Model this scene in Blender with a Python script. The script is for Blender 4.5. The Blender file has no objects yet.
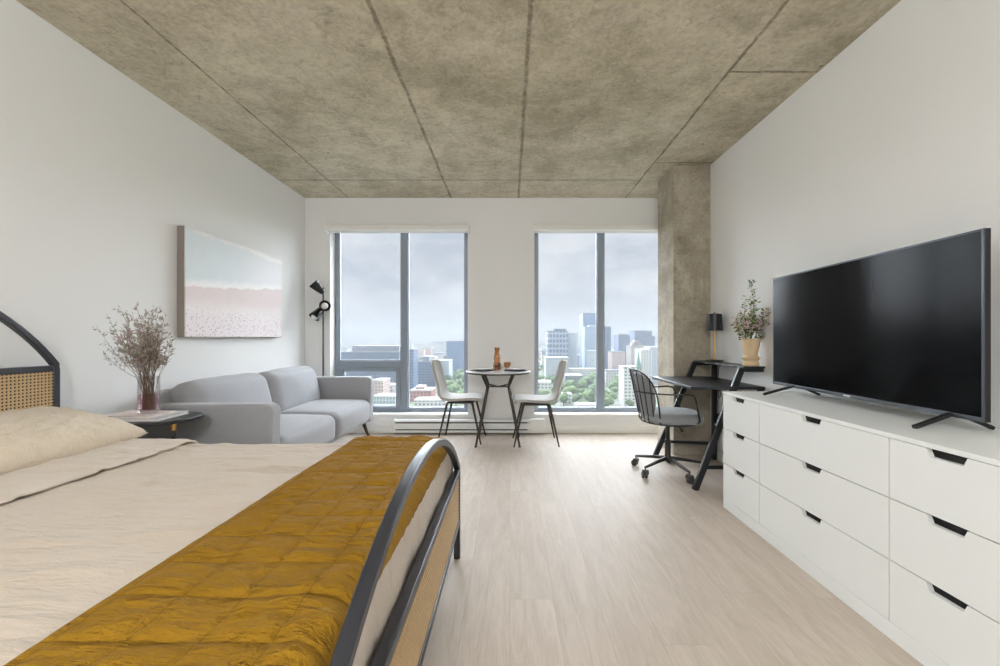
import bpy, bmesh, math, random
from mathutils import Vector, Matrix, noise
PI = math.pi
random.seed(7)
S = bpy.context.scene
COL = S.collection
F, CX, CY, EYE = 417.0, 510.0, 338.0, 1.11

# ------------------------------------------------------------------ helpers
def lin(c):
    c = c / 255.0
    return c / 12.92 if c <= 0.04045 else ((c + 0.055) / 1.055) ** 2.4
def rgb(r, g, b): return (lin(r), lin(g), lin(b), 1.0)

class N:
    """small node-tree builder"""
    def __init__(s, name):
        s.m = bpy.data.materials.new(name); s.m.use_nodes = True
        s.t = s.m.node_tree; s.t.nodes.clear()
        s.out = s.t.nodes.new('ShaderNodeOutputMaterial')
    def n(s, typ, **kw):
        nd = s.t.nodes.new(typ)
        for k, v in kw.items():
            if k.startswith('i_'):
                key = k[2:]
                key = int(key) if key.isdigit() else key.replace('_', ' ')
                if isinstance(v, bpy.types.NodeSocket): s.t.links.new(v, nd.inputs[key])
                else: nd.inputs[key].default_value = v
            else: setattr(nd, k, v)
        return nd
    def link(s, a, b): s.t.links.new(a, b)
    def math(s, op, a, b=None, c=None):
        nd = s.t.nodes.new('ShaderNodeMath'); nd.operation = op
        for i, v in enumerate((a, b, c)):
            if v is None: continue
            if isinstance(v, bpy.types.NodeSocket): s.t.links.new(v, nd.inputs[i])
            else: nd.inputs[i].default_value = v
        return nd.outputs[0]
    def mix(s, f, a, b):
        nd = s.t.nodes.new('ShaderNodeMix'); nd.data_type = 'RGBA'
        for k, v in ((0, f), (6, a), (7, b)):
            if isinstance(v, bpy.types.NodeSocket): s.t.links.new(v, nd.inputs[k])
            else: nd.inputs[k].default_value = v
        return nd.outputs[2]
    def ramp(s, f, stops):
        nd = s.t.nodes.new('ShaderNodeValToRGB'); s.t.links.new(f, nd.inputs[0])
        e = nd.color_ramp.elements
        while len(e) < len(stops): e.new(0.5)
        for i, (p, c) in enumerate(stops):
            e[i].position = p; e[i].color = c if len(c) == 4 else (*c, 1)
        return nd.outputs[0]
    def sm(s, v, a, b):
        nd = s.t.nodes.new('ShaderNodeMapRange'); nd.interpolation_type = 'SMOOTHSTEP'
        s.t.links.new(v, nd.inputs[0]); nd.inputs[1].default_value = a; nd.inputs[2].default_value = b
        return nd.outputs[0]
    def coords(s):
        tc = s.t.nodes.new('ShaderNodeTexCoord')
        sp = s.t.nodes.new('ShaderNodeSeparateXYZ'); s.t.links.new(tc.outputs['Object'], sp.inputs[0])
        return tc.outputs['Object'], sp.outputs[0], sp.outputs[1], sp.outputs[2]
    def noise(s, vec, scale, detail=4, rough=0.55, stretch=None, dist=0.0):
        if stretch:
            mp = s.t.nodes.new('ShaderNodeMapping'); mp.inputs['Scale'].default_value = stretch
            s.t.links.new(vec, mp.inputs[0]); vec = mp.outputs[0]
        nd = s.t.nodes.new('ShaderNodeTexNoise'); nd.inputs['Scale'].default_value = scale
        nd.inputs['Detail'].default_value = detail; nd.inputs['Roughness'].default_value = rough
        nd.inputs['Distortion'].default_value = dist
        s.t.links.new(vec, nd.inputs['Vector'])
        return nd.outputs[0]
    def bsdf(s, color, rough=0.5, metal=0.0, spec=0.5, height=None, bump=0.2, dist=0.01, **kw):
        b = s.t.nodes.new('ShaderNodeBsdfPrincipled')
        for k, v in (('Base Color', color), ('Roughness', rough), ('Metallic', metal), ('Specular IOR Level', spec)):
            if isinstance(v, bpy.types.NodeSocket): s.t.links.new(v, b.inputs[k])
            else: b.inputs[k].default_value = v
        for k, v in kw.items(): b.inputs[k.replace('_', ' ')].default_value = v
        if height is not None:
            bp = s.t.nodes.new('ShaderNodeBump'); bp.inputs['Strength'].default_value = bump
            bp.inputs['Distance'].default_value = dist
            s.t.links.new(height, bp.inputs['Height']); s.t.links.new(bp.outputs[0], b.inputs['Normal'])
        s.t.links.new(b.outputs[0], s.out.inputs[0])
        return b

def simple(name, col, rough=0.5, metal=0.0, spec=0.5, var=0.06, nscale=8.0, bump=0.0, bscale=200.0, bdist=0.002, **kw):
    m = N(name); v, x, y, z = m.coords()
    dark = tuple(c * (1 - var) for c in col[:3]) + (1,); lite = tuple(min(1, c * (1 + var)) for c in col[:3]) + (1,)
    c = m.mix(m.noise(v, nscale, 3), dark, lite)
    h = m.noise(v, bscale, 2) if bump else None
    m.bsdf(c, rough, metal, spec, h, bump, bdist, **kw)
    return m.m

def fabric(name, col, var=0.10, weave=700.0, wr=6.0, bump=0.35, wrb=0.0, sheen=0.3, fine=25.0, st=None):
    m = N(name); v, x, y, z = m.coords()
    n1 = m.noise(v, fine, 4, 0.6); n2 = m.noise(v, weave, 1)
    f = m.math('ADD', m.math('MULTIPLY', n1, 0.5), m.math('MULTIPLY', n2, 0.5))
    dark = tuple(c * (1 - var * 2) for c in col[:3]) + (1,); lite = tuple(min(1, c * (1 + var * 2)) for c in col[:3]) + (1,)
    c = m.mix(f, dark, lite)
    h = m.math('MULTIPLY', n2, 0.0012)
    if wrb:
        w = m.noise(v, wr, 6, 0.62, dist=0.35, stretch=st)
        h = m.math('ADD', h, m.math('MULTIPLY', w, wrb*.7))
        w4 = m.noise(v, wr*.55, 6, 0.58, dist=0.6, stretch=st)
        h = m.math('SUBTRACT', h, m.math('MULTIPLY', m.math('ABSOLUTE', m.math('SUBTRACT', w4, .5)), wrb*1.3))
    b = m.bsdf(c, 0.9, 0, 0.15, h, bump, 1.0)
    b.inputs['Sheen Weight'].default_value = sheen
    b.inputs['Sheen Roughness'].default_value = 0.5
    return m.m

def mesh_obj(name, bm, mat, parent=None, smooth=True, angle=35, kind=None, bevel=0, label=None, recalc=True):
    if recalc: bmesh.ops.recalc_face_normals(bm, faces=bm.faces[:])
    me = bpy.data.meshes.new(name); bm.to_mesh(me); bm.free()
    if smooth:
        me.polygons.foreach_set('use_smooth', [True] * len(me.polygons))
        me.set_sharp_from_angle(angle=math.radians(angle))
    for m_ in (mat if isinstance(mat, (list, tuple)) else [mat]): me.materials.append(m_)
    o = bpy.data.objects.new(name, me); COL.objects.link(o)
    if parent is not None: o.parent = parent
    if kind: o['kind'] = kind
    if label: o['label'] = label
    if bevel:
        b = o.modifiers.new('bevel', 'BEVEL'); b.width = bevel; b.segments = 2; b.limit_method = 'ANGLE'
        b.angle_limit = math.radians(40)
        b.harden_normals = False
    return o

def thing(name, label, cat, loc=(0, 0, 0), rz=0.0, group=None):
    o = bpy.data.objects.new(name, None); COL.objects.link(o)
    o.empty_display_size = 0.1
    o.location = loc; o.rotation_euler = (0, 0, rz)
    o['label'] = label; o['category'] = cat
    if group: o['group'] = group
    return o
def tag(o, label, cat, group=None, kind=None):
    o['label'] = label; o['category'] = cat
    if group: o['group'] = group
    if kind: o['kind'] = kind
    return o
def shift(bm, root):
    """world-coordinate mesh -> the root's own frame"""
    bmesh.ops.translate(bm, verts=bm.verts[:], vec=-Vector(root.location)); return bm

def bx(bm, a, b):
    x0, y0, z0 = a; x1, y1, z1 = b
    v = [bm.verts.new(p) for p in ((x0,y0,z0),(x1,y0,z0),(x1,y1,z0),(x0,y1,z0),(x0,y0,z1),(x1,y0,z1),(x1,y1,z1),(x0,y1,z1))]
    for f in ((0,3,2,1),(4,5,6,7),(0,1,5,4),(1,2,6,5),(2,3,7,6),(3,0,4,7)): bm.faces.new([v[i] for i in f])
    return bm
def box(a, b): return bx(bmesh.new(), a, b)

def tube(bm, pts, r, n=10, caps=True, flat=1.0, up=None):
    """sweep a circle (or flattened) along pts; r may be a list"""
    pts = [Vector(p) for p in pts]; k = len(pts)
    rs = r if isinstance(r, (list, tuple)) else [r] * k
    closed = (pts[0] - pts[-1]).length < 1e-6
    if closed: pts = pts[:-1]; k -= 1; rs = rs[:k]
    T = []
    for i in range(k):
        a = pts[(i - 1) % k] if (i > 0 or closed) else pts[i]
        b = pts[(i + 1) % k] if (i < k - 1 or closed) else pts[i]
        T.append((b - a).normalized())
    ref = Vector(up) if up else (Vector((0, 0, 1)) if abs(T[0].z) < 0.9 else Vector((1, 0, 0)))
    u = (ref - T[0] * ref.dot(T[0])).normalized(); rings = []
    for i in range(k):
        if i: u = (u - T[i] * u.dot(T[i])).normalized()
        w = T[i].cross(u)
        rings.append([bm.verts.new(pts[i] + (u * math.cos(2*PI*j/n) + w * math.sin(2*PI*j/n) * flat) * rs[i]) for j in range(n)])
    for i in range(k - (0 if closed else 1)):
        A, B = rings[i], rings[(i + 1) % k]
        for j in range(n): bm.faces.new((A[j], A[(j+1) % n], B[(j+1) % n], B[j]))
    if caps and not closed:
        bm.faces.new(rings[0][::-1]); bm.faces.new(rings[-1])
    return bm

def sqsweep(bm, pts, w, h, up, caps=True):
    """sweep a w x h rectangle along pts, `up` = constant side normal (w along up)"""
    pts = [Vector(p) for p in pts]; up = Vector(up).normalized(); rings = []
    for i, p in enumerate(pts):
        a = pts[max(0, i - 1)]; b = pts[min(len(pts) - 1, i + 1)]
        t = (b - a).normalized(); s = t.cross(up).normalized()
        c = 1.0
        if 0 < i < len(pts) - 1:
            t1 = (p - a).normalized(); t2 = (b - p).normalized()
            c = 1 / max(0.5, math.sqrt(max(1e-6, (1 + t1.dot(t2)) / 2)))
        rings.append([bm.verts.new(p + up * (w/2*q) + s * (h/2*r_*c)) for q, r_ in ((1,1),(1,-1),(-1,-1),(-1,1))])
    for A, B in zip(rings, rings[1:]):
        for j in range(4): bm.faces.new((A[j], A[(j+1) % 4], B[(j+1) % 4], B[j]))
    if caps: bm.faces.new(rings[0][::-1]); bm.faces.new(rings[-1])
    return bm

def lathe(bm, prof, n=32, c=(0, 0, 0), m=None, close=False):
    rings = []
    for r, z in prof:
        if r < 1e-6:
            p = Vector((0, 0, z)); p = (m @ p) if m else p
            rings.append([bm.verts.new(p + Vector(c))])
        else:
            ring = []
            for j in range(n):
                p = Vector((r*math.cos(2*PI*j/n), r*math.sin(2*PI*j/n), z)); p = (m @ p) if m else p
                ring.append(bm.verts.new(p + Vector(c)))
            rings.append(ring)
    pairs = list(zip(rings, rings[1:]))
    if close: pairs.append((rings[-1], rings[0]))
    for A, B in pairs:
        if len(A) == 1 and len(B) == 1: continue
        for j in range(n):
            j2 = (j + 1) % n
            if len(A) == 1: bm.faces.new((A[0], B[j], B[j2]))
            elif len(B) == 1: bm.faces.new((A[j], A[j2], B[0]))
            else: bm.faces.new((A[j], A[j2], B[j2], B[j]))
    return bm

def prism(bm, pts, axis, a, b):
    """extrude polygon pts (2-D) along axis between a and b"""
    def P(p, t):
        return {'x': (t, p[0], p[1]), 'y': (p[0], t, p[1]), 'z': (p[0], p[1], t)}[axis]
    A = [bm.verts.new(P(p, a)) for p in pts]; B = [bm.verts.new(P(p, b)) for p in pts]
    bm.faces.new(A); bm.faces.new(B[::-1])
    for i in range(len(pts)):
        j = (i + 1) % len(pts); bm.faces.new((A[i], B[i], B[j], A[j]))
    return bm

def softbox(a, b, r, puff=(0, 0, 0), seg=12, p=4.0, wr=0.0, ws=5.0, seed=0):
    """rounded cushion: a subdivided box with rounded edges of radius r, faces bulging by puff"""
    bm = bmesh.new(); a = Vector(a); b = Vector(b); c = (a + b) / 2; h = (b - a) / 2
    n = seg; grid = {}
    def vert(i, j, k):
        key = (i, j, k)
        if key in grid: return grid[key]
        q = Vector((i, j, k)) * (2.0 / n) - Vector((1, 1, 1))
        # cluster samples near the edges
        q = Vector([math.copysign(abs(t) ** 0.75, t) for t in q])
        pos = Vector((q.x * h.x, q.y * h.y, q.z * h.z))
        rr = min(r, h.x * 0.98, h.y * 0.98, h.z * 0.98)
        inner = Vector([max(-(h[t] - rr), min(h[t] - rr, pos[t])) for t in range(3)])
        d = pos - inner
        if d.length > 1e-9: pos = inner + d.normalized() * min(d.length, rr) if d.length > rr else pos
        out = pos.copy()
        w = [1 - min(1, abs(q[t])) ** 2.2 for t in range(3)]
        out.x += math.copysign(puff[0], q.x) * w[1] * w[2] * (abs(q.x) ** 2)
        out.y += math.copysign(puff[1], q.y) * w[0] * w[2] * (abs(q.y) ** 2)
        out.z += math.copysign(puff[2], q.z) * w[0] * w[1] * (abs(q.z) ** 2)
        if wr:
            nz = noise.noise(Vector((out.x, out.y, out.z)) * ws + Vector((seed, seed * 2.3, 0)))
            out += (out.normalized() if out.length else Vector()) * nz * wr
        v = bm.verts.new(out + c); grid[key] = v; return v
    for s in (0, n):
        for i in range(n):
            for j in range(n):
                for f in (((s,i,j),(s,i+1,j),(s,i+1,j+1),(s,i,j+1)), ((i,s,j),(i+1,s,j),(i+1,s,j+1),(i,s,j+1)), ((i,j,s),(i+1,j,s),(i+1,j+1,s),(i,j+1,s))):
                    bm.faces.new([vert(*t) for t in f])
    return bm

# ------------------------------------------------------------------ materials
M = {}
def paint(name, col):
    m = N(name); v, x, y, z = m.coords()
    c = m.mix(m.noise(v, 1.5, 3), tuple(k*0.985 for k in col[:3])+(1,), col)
    m.bsdf(c, 0.75, 0, 0.25, m.noise(v, 260, 2), 0.08, 0.001)
    return m.m
M['wall'] = paint('wall_paint', rgb(232, 232, 231))
M['white'] = simple('white_lacquer', rgb(235, 237, 236), 0.38, 0, 0.45, 0.015, 3)
M['white_trim'] = simple('white_trim', rgb(238, 237, 233), 0.45, 0, 0.4, 0.015, 3)
M['black'] = simple('black_powder_coat', rgb(30, 31, 34), 0.42, 0.0, 0.5, 0.1, 20, 0.05, 600)
M['bedmetal'] = simple('bed_metal', rgb(44, 46, 54), 0.38, 0.0, 0.6, 0.06, 20)
M['dark_leg'] = simple('dark_bronze_legs', rgb(62, 56, 52), 0.4, 0.3, 0.5, 0.1, 20)
M['wire'] = simple('dark_wire', rgb(48, 45, 43), 0.4, 0.3, 0.5, 0.1, 20)
M['brass'] = simple('brass', rgb(205, 160, 90), 0.3, 1.0, 0.5, 0.06, 20)
M['alu'] = simple('window_aluminium', rgb(136, 144, 155), 0.42, 0.1, 0.5, 0.04, 5)
M['alu_light'] = simple('window_gasket', rgb(140, 147, 156), 0.5, 0.1, 0.5, 0.04, 5)
M['sofa'] = fabric('sofa_fabric', rgb(160, 161, 165), 0.07, 900, sheen=0.25)
M['chairfab'] = fabric('chair_fabric', rgb(176, 173, 169), 0.08, 900)
M['seatfab'] = fabric('office_fabric', rgb(140, 143, 146), 0.07, 900)
M['linen'] = fabric('linen_duvet', rgb(204, 191, 177), 0.035, 900, wr=9, wrb=0.026, st=(.7, 2.2, 1), bump=0.8, sheen=0.15, fine=6)
M['pillow'] = fabric('pillow_cotton', rgb(214, 200, 180), 0.04, 900, wr=13, wrb=0.022, st=(1.6, .9, 1), bump=0.8, sheen=0.15, fine=8)
M['sheet'] = fabric('sheet_linen', rgb(210, 198, 185), 0.03, 900, wr=9, wrb=0.018, st=(.8, 1.8, 1), bump=0.7, sheen=0.15, fine=6)
M['wood_leg'] = simple('dark_wood', rgb(72, 56, 44), 0.45, 0, 0.5, 0.15, 30)
M['plastic'] = simple('dark_plastic', rgb(40, 40, 42), 0.45, 0, 0.5, 0.08, 20)
M['caster'] = simple('caster_grey', rgb(70, 69, 70), 0.4, 0, 0.5, 0.1, 20)
M['tvframe'] = simple('tv_bezel', rgb(84, 87, 94), 0.3, 0.7, 0.5, 0.03, 20)
M['tvback'] = simple('tv_back', rgb(20, 20, 22), 0.5, 0, 0.5, 0.05, 20)
M['screen'] = simple('tv_screen', rgb(8, 8, 10), 0.12, 0, 0.08, 0.02, 20)
M['slot'] = simple('slot_dark', rgb(16, 16, 17), 0.6, 0, 0.3, 0.05, 20)
M['pagewhite'] = simple('paper', rgb(228, 226, 222), 0.7, 0, 0.3, 0.03, 60)
M['cover'] = simple('book_cover', rgb(196, 197, 200), 0.55, 0, 0.4, 0.03, 20)
M['cover2'] = simple('book_cover_rose', rgb(216, 203, 198), 0.55, 0, 0.4, 0.03, 20)
M['clay'] = simple('beige_clay_pot', rgb(212, 186, 150), 0.7, 0, 0.3, 0.06, 30, 0.15, 90)
M['soil'] = simple('potting_soil', rgb(48, 36, 28), 0.95, 0, 0.1, 0.3, 80, 0.5, 150, 0.004)
M['bulb'] = simple('opal_bulb', rgb(236, 234, 230), 0.25, 0, 0.5, 0.01, 10)
M['blind'] = fabric('blind_fabric', rgb(224, 223, 218), 0.02, 900, sheen=0.0)
M['placemat'] = simple('placemat_dark', rgb(44, 44, 48), 0.7, 0, 0.3, 0.15, 200, 0.3, 300)
M['plate'] = simple('stoneware_plate', rgb(205, 206, 210), 0.25, 0, 0.5, 0.02, 20)
M['tabletop'] = simple('pale_table_top', rgb(214, 214, 216), 0.12, 0, 0.6, 0.03, 6)
M['cord'] = simple('cord_black', rgb(22, 22, 22), 0.6, 0, 0.3, 0.02, 20)
M['stemgreen'] = simple('stem_green', rgb(86, 98, 52), 0.7, 0, 0.3, 0.2, 60)
M['leaf'] = simple('leaf_green', rgb(84, 108, 48), 0.55, 0, 0.4, 0.35, 40)
M['leaf2'] = simple('leaf_pale_green', rgb(138, 158, 92), 0.55, 0, 0.4, 0.25, 40)
M['blossom'] = simple('pink_white_blossom', rgb(214, 190, 192), 0.8, 0, 0.2, 0.15, 60)
M['dryleaf'] = simple('dried_leaf', rgb(152, 146, 128), 0.8, 0, 0.2, 0.3, 60)
M['dryleaf2'] = simple('dried_mauve_bud', rgb(172, 146, 148), 0.8, 0, 0.2, 0.3, 60)
M['drystem'] = simple('dried_stem', rgb(108, 92, 76), 0.8, 0, 0.2, 0.2, 60)

def glass(name, tint=(1, 1, 1, 1), refl=0.5, rough=0.02, base=0.0):
    m = N(name)
    tr = m.n('ShaderNodeBsdfTransparent', i_0=tint); gl = m.n('ShaderNodeBsdfGlossy'); gl.inputs['Roughness'].default_value = rough
    lw = m.n('ShaderNodeFresnel', i_IOR=1.45)
    f = m.math('ADD', m.math('MULTIPLY', lw.outputs[0], refl), base)
    mx = m.n('ShaderNodeMixShader'); m.link(f, mx.inputs[0]); m.link(tr.outputs[0], mx.inputs[1]); m.link(gl.outputs[0], mx.inputs[2])
    m.link(mx.outputs[0], m.out.inputs[0])
    return m.m
M['pane'] = glass('window_glass', (1, 1, 1, 1), 0.35)
M['vase'] = glass('vase_glass', (0.98, 0.97, 0.975, 1), 0.4)
M['water'] = glass('pink_water', (0.94, 0.76, 0.79, 1), 0.4)
M['amber'] = glass('amber_glass', (0.86, 0.65, 0.42, 1), 0.8, 0.05, 0.03)
M['amberdark'] = glass('amber_liquid', (0.64, 0.38, 0.24, 1), 0.5, 0.05, 0.03)
M['clear'] = glass('clear_glass', (0.93, 0.92, 0.90, 1), 0.9)

def concrete(name, base, lo, hi, seams=False):
    m = N(name); v, x, y, z = m.coords()
    big = m.noise(v, 0.9, 5, 0.6); mid = m.noise(v, 4.5, 6, 0.65, dist=0.4); fine = m.noise(v, 40, 4, 0.6)
    streak = m.noise(v, 2.6, 7, 0.7, stretch=(1.6, 0.6, 1))
    f = m.math('ADD', m.math('MULTIPLY', big, 0.40), m.math('MULTIPLY', mid, 0.40))
    f = m.math('ADD', f, m.math('MULTIPLY', fine, 0.20))
    f = m.sm(f, 0.36, 0.64)
    c = m.mix(f, lo, hi)
    c = m.mix(m.math('MULTIPLY', m.sm(streak, 0.50, 0.72), 0.40), c, base)
    # pale laitance patches, fine mottling and dark scuffs
    sp_ = m.sm(m.noise(v, 26, 8, 0.78, dist=.5), 0.46, 0.66)
    c = m.mix(m.math('MULTIPLY', sp_, 0.30), c, rgb(112, 100, 80))
    pale = m.sm(m.noise(v, 1.7, 7, 0.7, dist=0.8), 0.58, 0.74)
    c = m.mix(m.math('MULTIPLY', pale, 0.45), c, rgb(222, 216, 202))
    dk = m.sm(m.noise(v, 6.0, 9, 0.8, dist=1.2), 0.54, 0.70)
    c = m.mix(m.math('MULTIPLY', dk, 0.40), c, rgb(92, 82, 66))
    vo = m.n('ShaderNodeTexVoronoi', i_Scale=2.6); m.link(v, vo.inputs['Vector'])
    hole = m.math('LESS_THAN', vo.outputs['Distance'], 0.03)
    c = m.mix(m.math('MULTIPLY', hole, 0.6), c, rgb(60, 54, 46))
    h = m.math('ADD', m.math('MULTIPLY', fine, 0.0015), m.math('MULTIPLY', mid, 0.003))
    h = m.math('SUBTRACT', h, m.math('MULTIPLY', hole, 0.003))
    if seams:
        wob = m.math('MULTIPLY', m.math('SUBTRACT', m.noise(v, 6.0, 7, 0.75), 0.5), 0.035)
        brk = m.noise(v, 14, 4, 0.7)
        tot = None
        def addline(coord, at, w, gate=None):
            nonlocal tot
            d = m.math('ABSOLUTE', m.math('SUBTRACT', m.math('ADD', coord, wob), at))
            l = m.math('SUBTRACT', 1.0, m.sm(d, w * 0.35, w))
            if gate is not None: l = m.math('MULTIPLY', l, gate)
            tot = l if tot is None else m.math('MAXIMUM', tot, l)
        addline(x, -1.89, 0.010); addline(x, -0.69, 0.017); addline(x, 0.10, 0.017); addline(x, 1.35, 0.013)
        addline(y, 4.33, 0.016, m.math('LESS_THAN', x, 1.36))
        addline(y, 3.90, 0.014, m.math('GREATER_THAN', x, 1.34))
        addline(y, 2.57, 0.014, m.math('GREATER_THAN', x, 1.34))
        tot = m.math('MULTIPLY', tot, m.math('ADD', .45, m.math('MULTIPLY', m.sm(brk, 0.35, 0.6), .55)))
        c = m.mix(m.math('MULTIPLY', tot, 0.62), c, rgb(84, 70, 52))
        h = m.math('SUBTRACT', h, m.math('MULTIPLY', tot, 0.006))
    m.bsdf(c, 0.85, 0, 0.2, h, 0.8, 1.0)
    return m.m
M['ceiling'] = concrete('concrete_ceiling', rgb(204, 199, 184), rgb(164, 155, 134), rgb(216, 207, 187), True)
M['column'] = concrete('concrete_column', rgb(168, 161, 146), rgb(140, 132, 117), rgb(184, 176, 160))

def floor_mat():
    m = N('oak_vinyl_planks'); v, x, y, z = m.coords()
    W, L = 0.185, 1.25
    col = m.math('FLOOR', m.math('DIVIDE', x, W))
    rnd = m.n('ShaderNodeTexWhiteNoise'); rnd.noise_dimensions = '1D'; m.link(col, rnd.inputs['W'])
    yy = m.math('ADD', m.math('DIVIDE', y, L), rnd.outputs['Value'])
    row = m.math('FLOOR', yy)
    cb = m.n('ShaderNodeCombineXYZ'); m.link(col, cb.inputs[0]); m.link(row, cb.inputs[1])
    r2 = m.n('ShaderNodeTexWhiteNoise'); r2.noise_dimensions = '2D'; m.link(cb.outputs[0], r2.inputs['Vector'])
    off = m.n('ShaderNodeVectorMath'); off.operation = 'MULTIPLY_ADD'
    m.link(r2.outputs['Color'], off.inputs[0]); off.inputs[1].default_value = (9, 9, 9); m.link(v, off.inputs[2])
    grain = m.noise(off.outputs[0], 7.0, 6, 0.65, stretch=(2.6, 0.35, 1), dist=0.8)
    fine = m.noise(off.outputs[0], 60, 3, 0.6, stretch=(3, 0.2, 1))
    f = m.math('ADD', m.math('MULTIPLY', grain, 0.7), m.math('MULTIPLY', fine, 0.3))
    c = m.mix(m.sm(f, 0.32, 0.68), rgb(178, 164, 150), rgb(198, 186, 173))
    c = m.mix(m.math('MULTIPLY', r2.outputs['Value'], 0.28), c, rgb(160, 148, 134))
    fx = m.math('ABSOLUTE', m.math('SUBTRACT', m.math('FRACT', m.math('DIVIDE', x, W)), 0.5))
    fy = m.math('ABSOLUTE', m.math('SUBTRACT', m.math('FRACT', yy), 0.5))
    g = m.math('MAXIMUM', m.math('GREATER_THAN', fx, 0.4925), m.math('GREATER_THAN', fy, 0.4988))
    c = m.mix(m.math('MULTIPLY', g, 0.20), c, rgb(120, 108, 96))
    h = m.math('SUBTRACT', m.math('MULTIPLY', fine, 0.3), g)
    m.bsdf(c, m.math('ADD', 0.50, m.math('MULTIPLY', grain, 0.15)), 0, 0.28, h, 0.25, 0.0008)
    return m.m
M['floor'] = floor_mat()

def quilt_mat():
    m = N('mustard_quilt'); v, x, y, z = m.coords()
    n1 = m.noise(v, 5, 4, 0.6, dist=0.4); w = m.noise(v, 11, 6, 0.62, dist=0.35, stretch=(0.55, 2.0, 1))
    w2 = m.noise(v, 700, 1)
    c = m.mix(m.math('ADD', m.math('MULTIPLY', n1, 0.6), m.math('MULTIPLY', w, 0.4)), rgb(134, 98, 20), rgb(168, 126, 38))
    wob = m.math('MULTIPLY', m.math('SUBTRACT', m.noise(v, 9, 3), .5), .010)
    st = None
    for co, at, per, wd in ((y, .787, .1185, .0016), (x, -.735, .118, .0014)):
        f_ = m.math('FRACT', m.math('DIVIDE', m.math('SUBTRACT', m.math('ADD', co, wob), at-per/2), per))
        d_ = m.math('MULTIPLY', m.math('ABSOLUTE', m.math('SUBTRACT', f_, .5)), per)
        l_ = m.math('SUBTRACT', 1, m.sm(d_, wd*.5, wd*1.3)); g_ = m.math('SUBTRACT', 1, m.sm(d_, 0, .012))
        st = (l_, g_) if st is None else (m.math('MAXIMUM', st[0], l_), m.math('MAXIMUM', st[1], g_))
    c = m.mix(m.math('MULTIPLY', st[0], .40), c, rgb(84, 58, 8))
    w3 = m.noise(v, 34, 5, 0.65, dist=.3, stretch=(0.5, 1.6, 1))
    h = m.math('ADD', m.math('MULTIPLY', w, 0.034), m.math('MULTIPLY', w2, 0.0008))
    h = m.math('ADD', h, m.math('MULTIPLY', w3, 0.008))
    rg = m.noise(v, 7, 5, 0.6, dist=.5, stretch=(.8, 2.2, 1)); rg2 = m.noise(v, 13, 4, 0.6, dist=.6, stretch=(1.5, 1.5, 1))
    h = m.math('SUBTRACT', h, m.math('MULTIPLY', m.math('ABSOLUTE', m.math('SUBTRACT', rg, .5)), .055))
    h = m.math('SUBTRACT', h, m.math('MULTIPLY', m.math('ABSOLUTE', m.math('SUBTRACT', rg2, .5)), .022))
    h = m.math('SUBTRACT', h, m.math('MULTIPLY', st[1], .006))
    b = m.bsdf(c, 0.85, 0, 0.15, h, 0.9, 1.0)
    b.inputs['Sheen Weight'].default_value = 0.0
    return m.m
M['quilt'] = quilt_mat()
M['quilt_thread'] = simple('quilt_thread', rgb(120, 82, 14), 0.9, 0, 0.1, 0.1, 60)
M['shade_backing'] = simple('dark_shade_backing', rgb(52, 44, 38), 0.8, 0, 0.2, 0.1, 20)
M['cane'] = simple('cane_strand', rgb(204, 175, 134), 0.6, 0, 0.35, 0.2, 90, 0.2, 200)

def painting_mat():
    m = N('beach_print'); v, x, y, z = m.coords()   # object origin: lower near corner; y along wall 0..1.27, z 0..0.8
    u = m.math('DIVIDE', y, 1.27); t = m.math('DIVIDE', z, 0.803)
    wob = m.math('MULTIPLY', m.math('SUBTRACT', m.noise(v, 3.5, 5, 0.6), 0.5), 0.16)
    wob2 = m.math('MULTIPLY', m.math('SUBTRACT', m.noise(v, 9, 5, 0.65), 0.5), 0.10)
    n = m.noise(v, 6, 5, 0.6)
    sea = m.mix(n, rgb(204, 215, 220), rgb(222, 227, 230))
    sea = m.mix(m.sm(u, .15, .95), sea, rgb(228, 227, 230))
    top = m.mix(n, rgb(226, 216, 220), rgb(236, 226, 228))
    foam = rgb(240, 238, 238)
    line1 = m.math('ADD', m.math('SUBTRACT', 1.02, m.math('MULTIPLY', u, 0.07)), wob2)   # surf line falls to the right
    d1 = m.math('SUBTRACT', t, line1)
    c = m.mix(m.sm(d1, -0.04, 0.02), sea, top)
    c = m.mix(m.math('SUBTRACT', 1.0, m.sm(m.math('ABSOLUTE', d1), 0.01, 0.05)), c, foam)
    line2 = m.math('ADD', m.math('ADD', 0.455, m.math('MULTIPLY', u, .15)), wob2)
    d2 = m.math('SUBTRACT', t, line2)
    sand = m.mix(m.noise(v, 5, 4), rgb(226, 217, 217), rgb(234, 226, 225))
    wet = m.mix(n, rgb(216, 202, 202), rgb(224, 210, 208))
    c = m.mix(m.sm(d2, 0.0, 0.10), foam, c)
    c = m.mix(m.sm(d2, -0.01, 0.01), wet, c)
    c = m.mix(m.sm(m.math('ADD', t, wob), 0.42, 0.24), c, sand)
    c2 = m.mix(m.sm(t, 0.30, 0.16), c, rgb(228, 218, 220)); c = c2
    vo = m.n('ShaderNodeTexVoronoi', i_Scale=42.0); m.link(v, vo.inputs['Vector'])
    keep = m.math('GREATER_THAN', m.n('ShaderNodeSeparateColor', i_0=vo.outputs['Color']).outputs[0], 0.40)
    dot = m.math('MULTIPLY', m.math('LESS_THAN', vo.outputs['Distance'], 0.26), keep)
    dot = m.math('MULTIPLY', dot, m.sm(m.math('ADD', t, m.math('MULTIPLY', wob, 1.0)), 0.36, 0.16))
    pc = m.mix(m.n('ShaderNodeSeparateColor', i_0=vo.outputs['Color']).outputs[1], rgb(120, 130, 160), rgb(190, 140, 130))
    c = m.mix(m.math('MULTIPLY', dot, 0.75), c, pc)
    m.bsdf(c, 0.6, 0, 0.3)
    return m.m
M['print'] = painting_mat()
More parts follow.
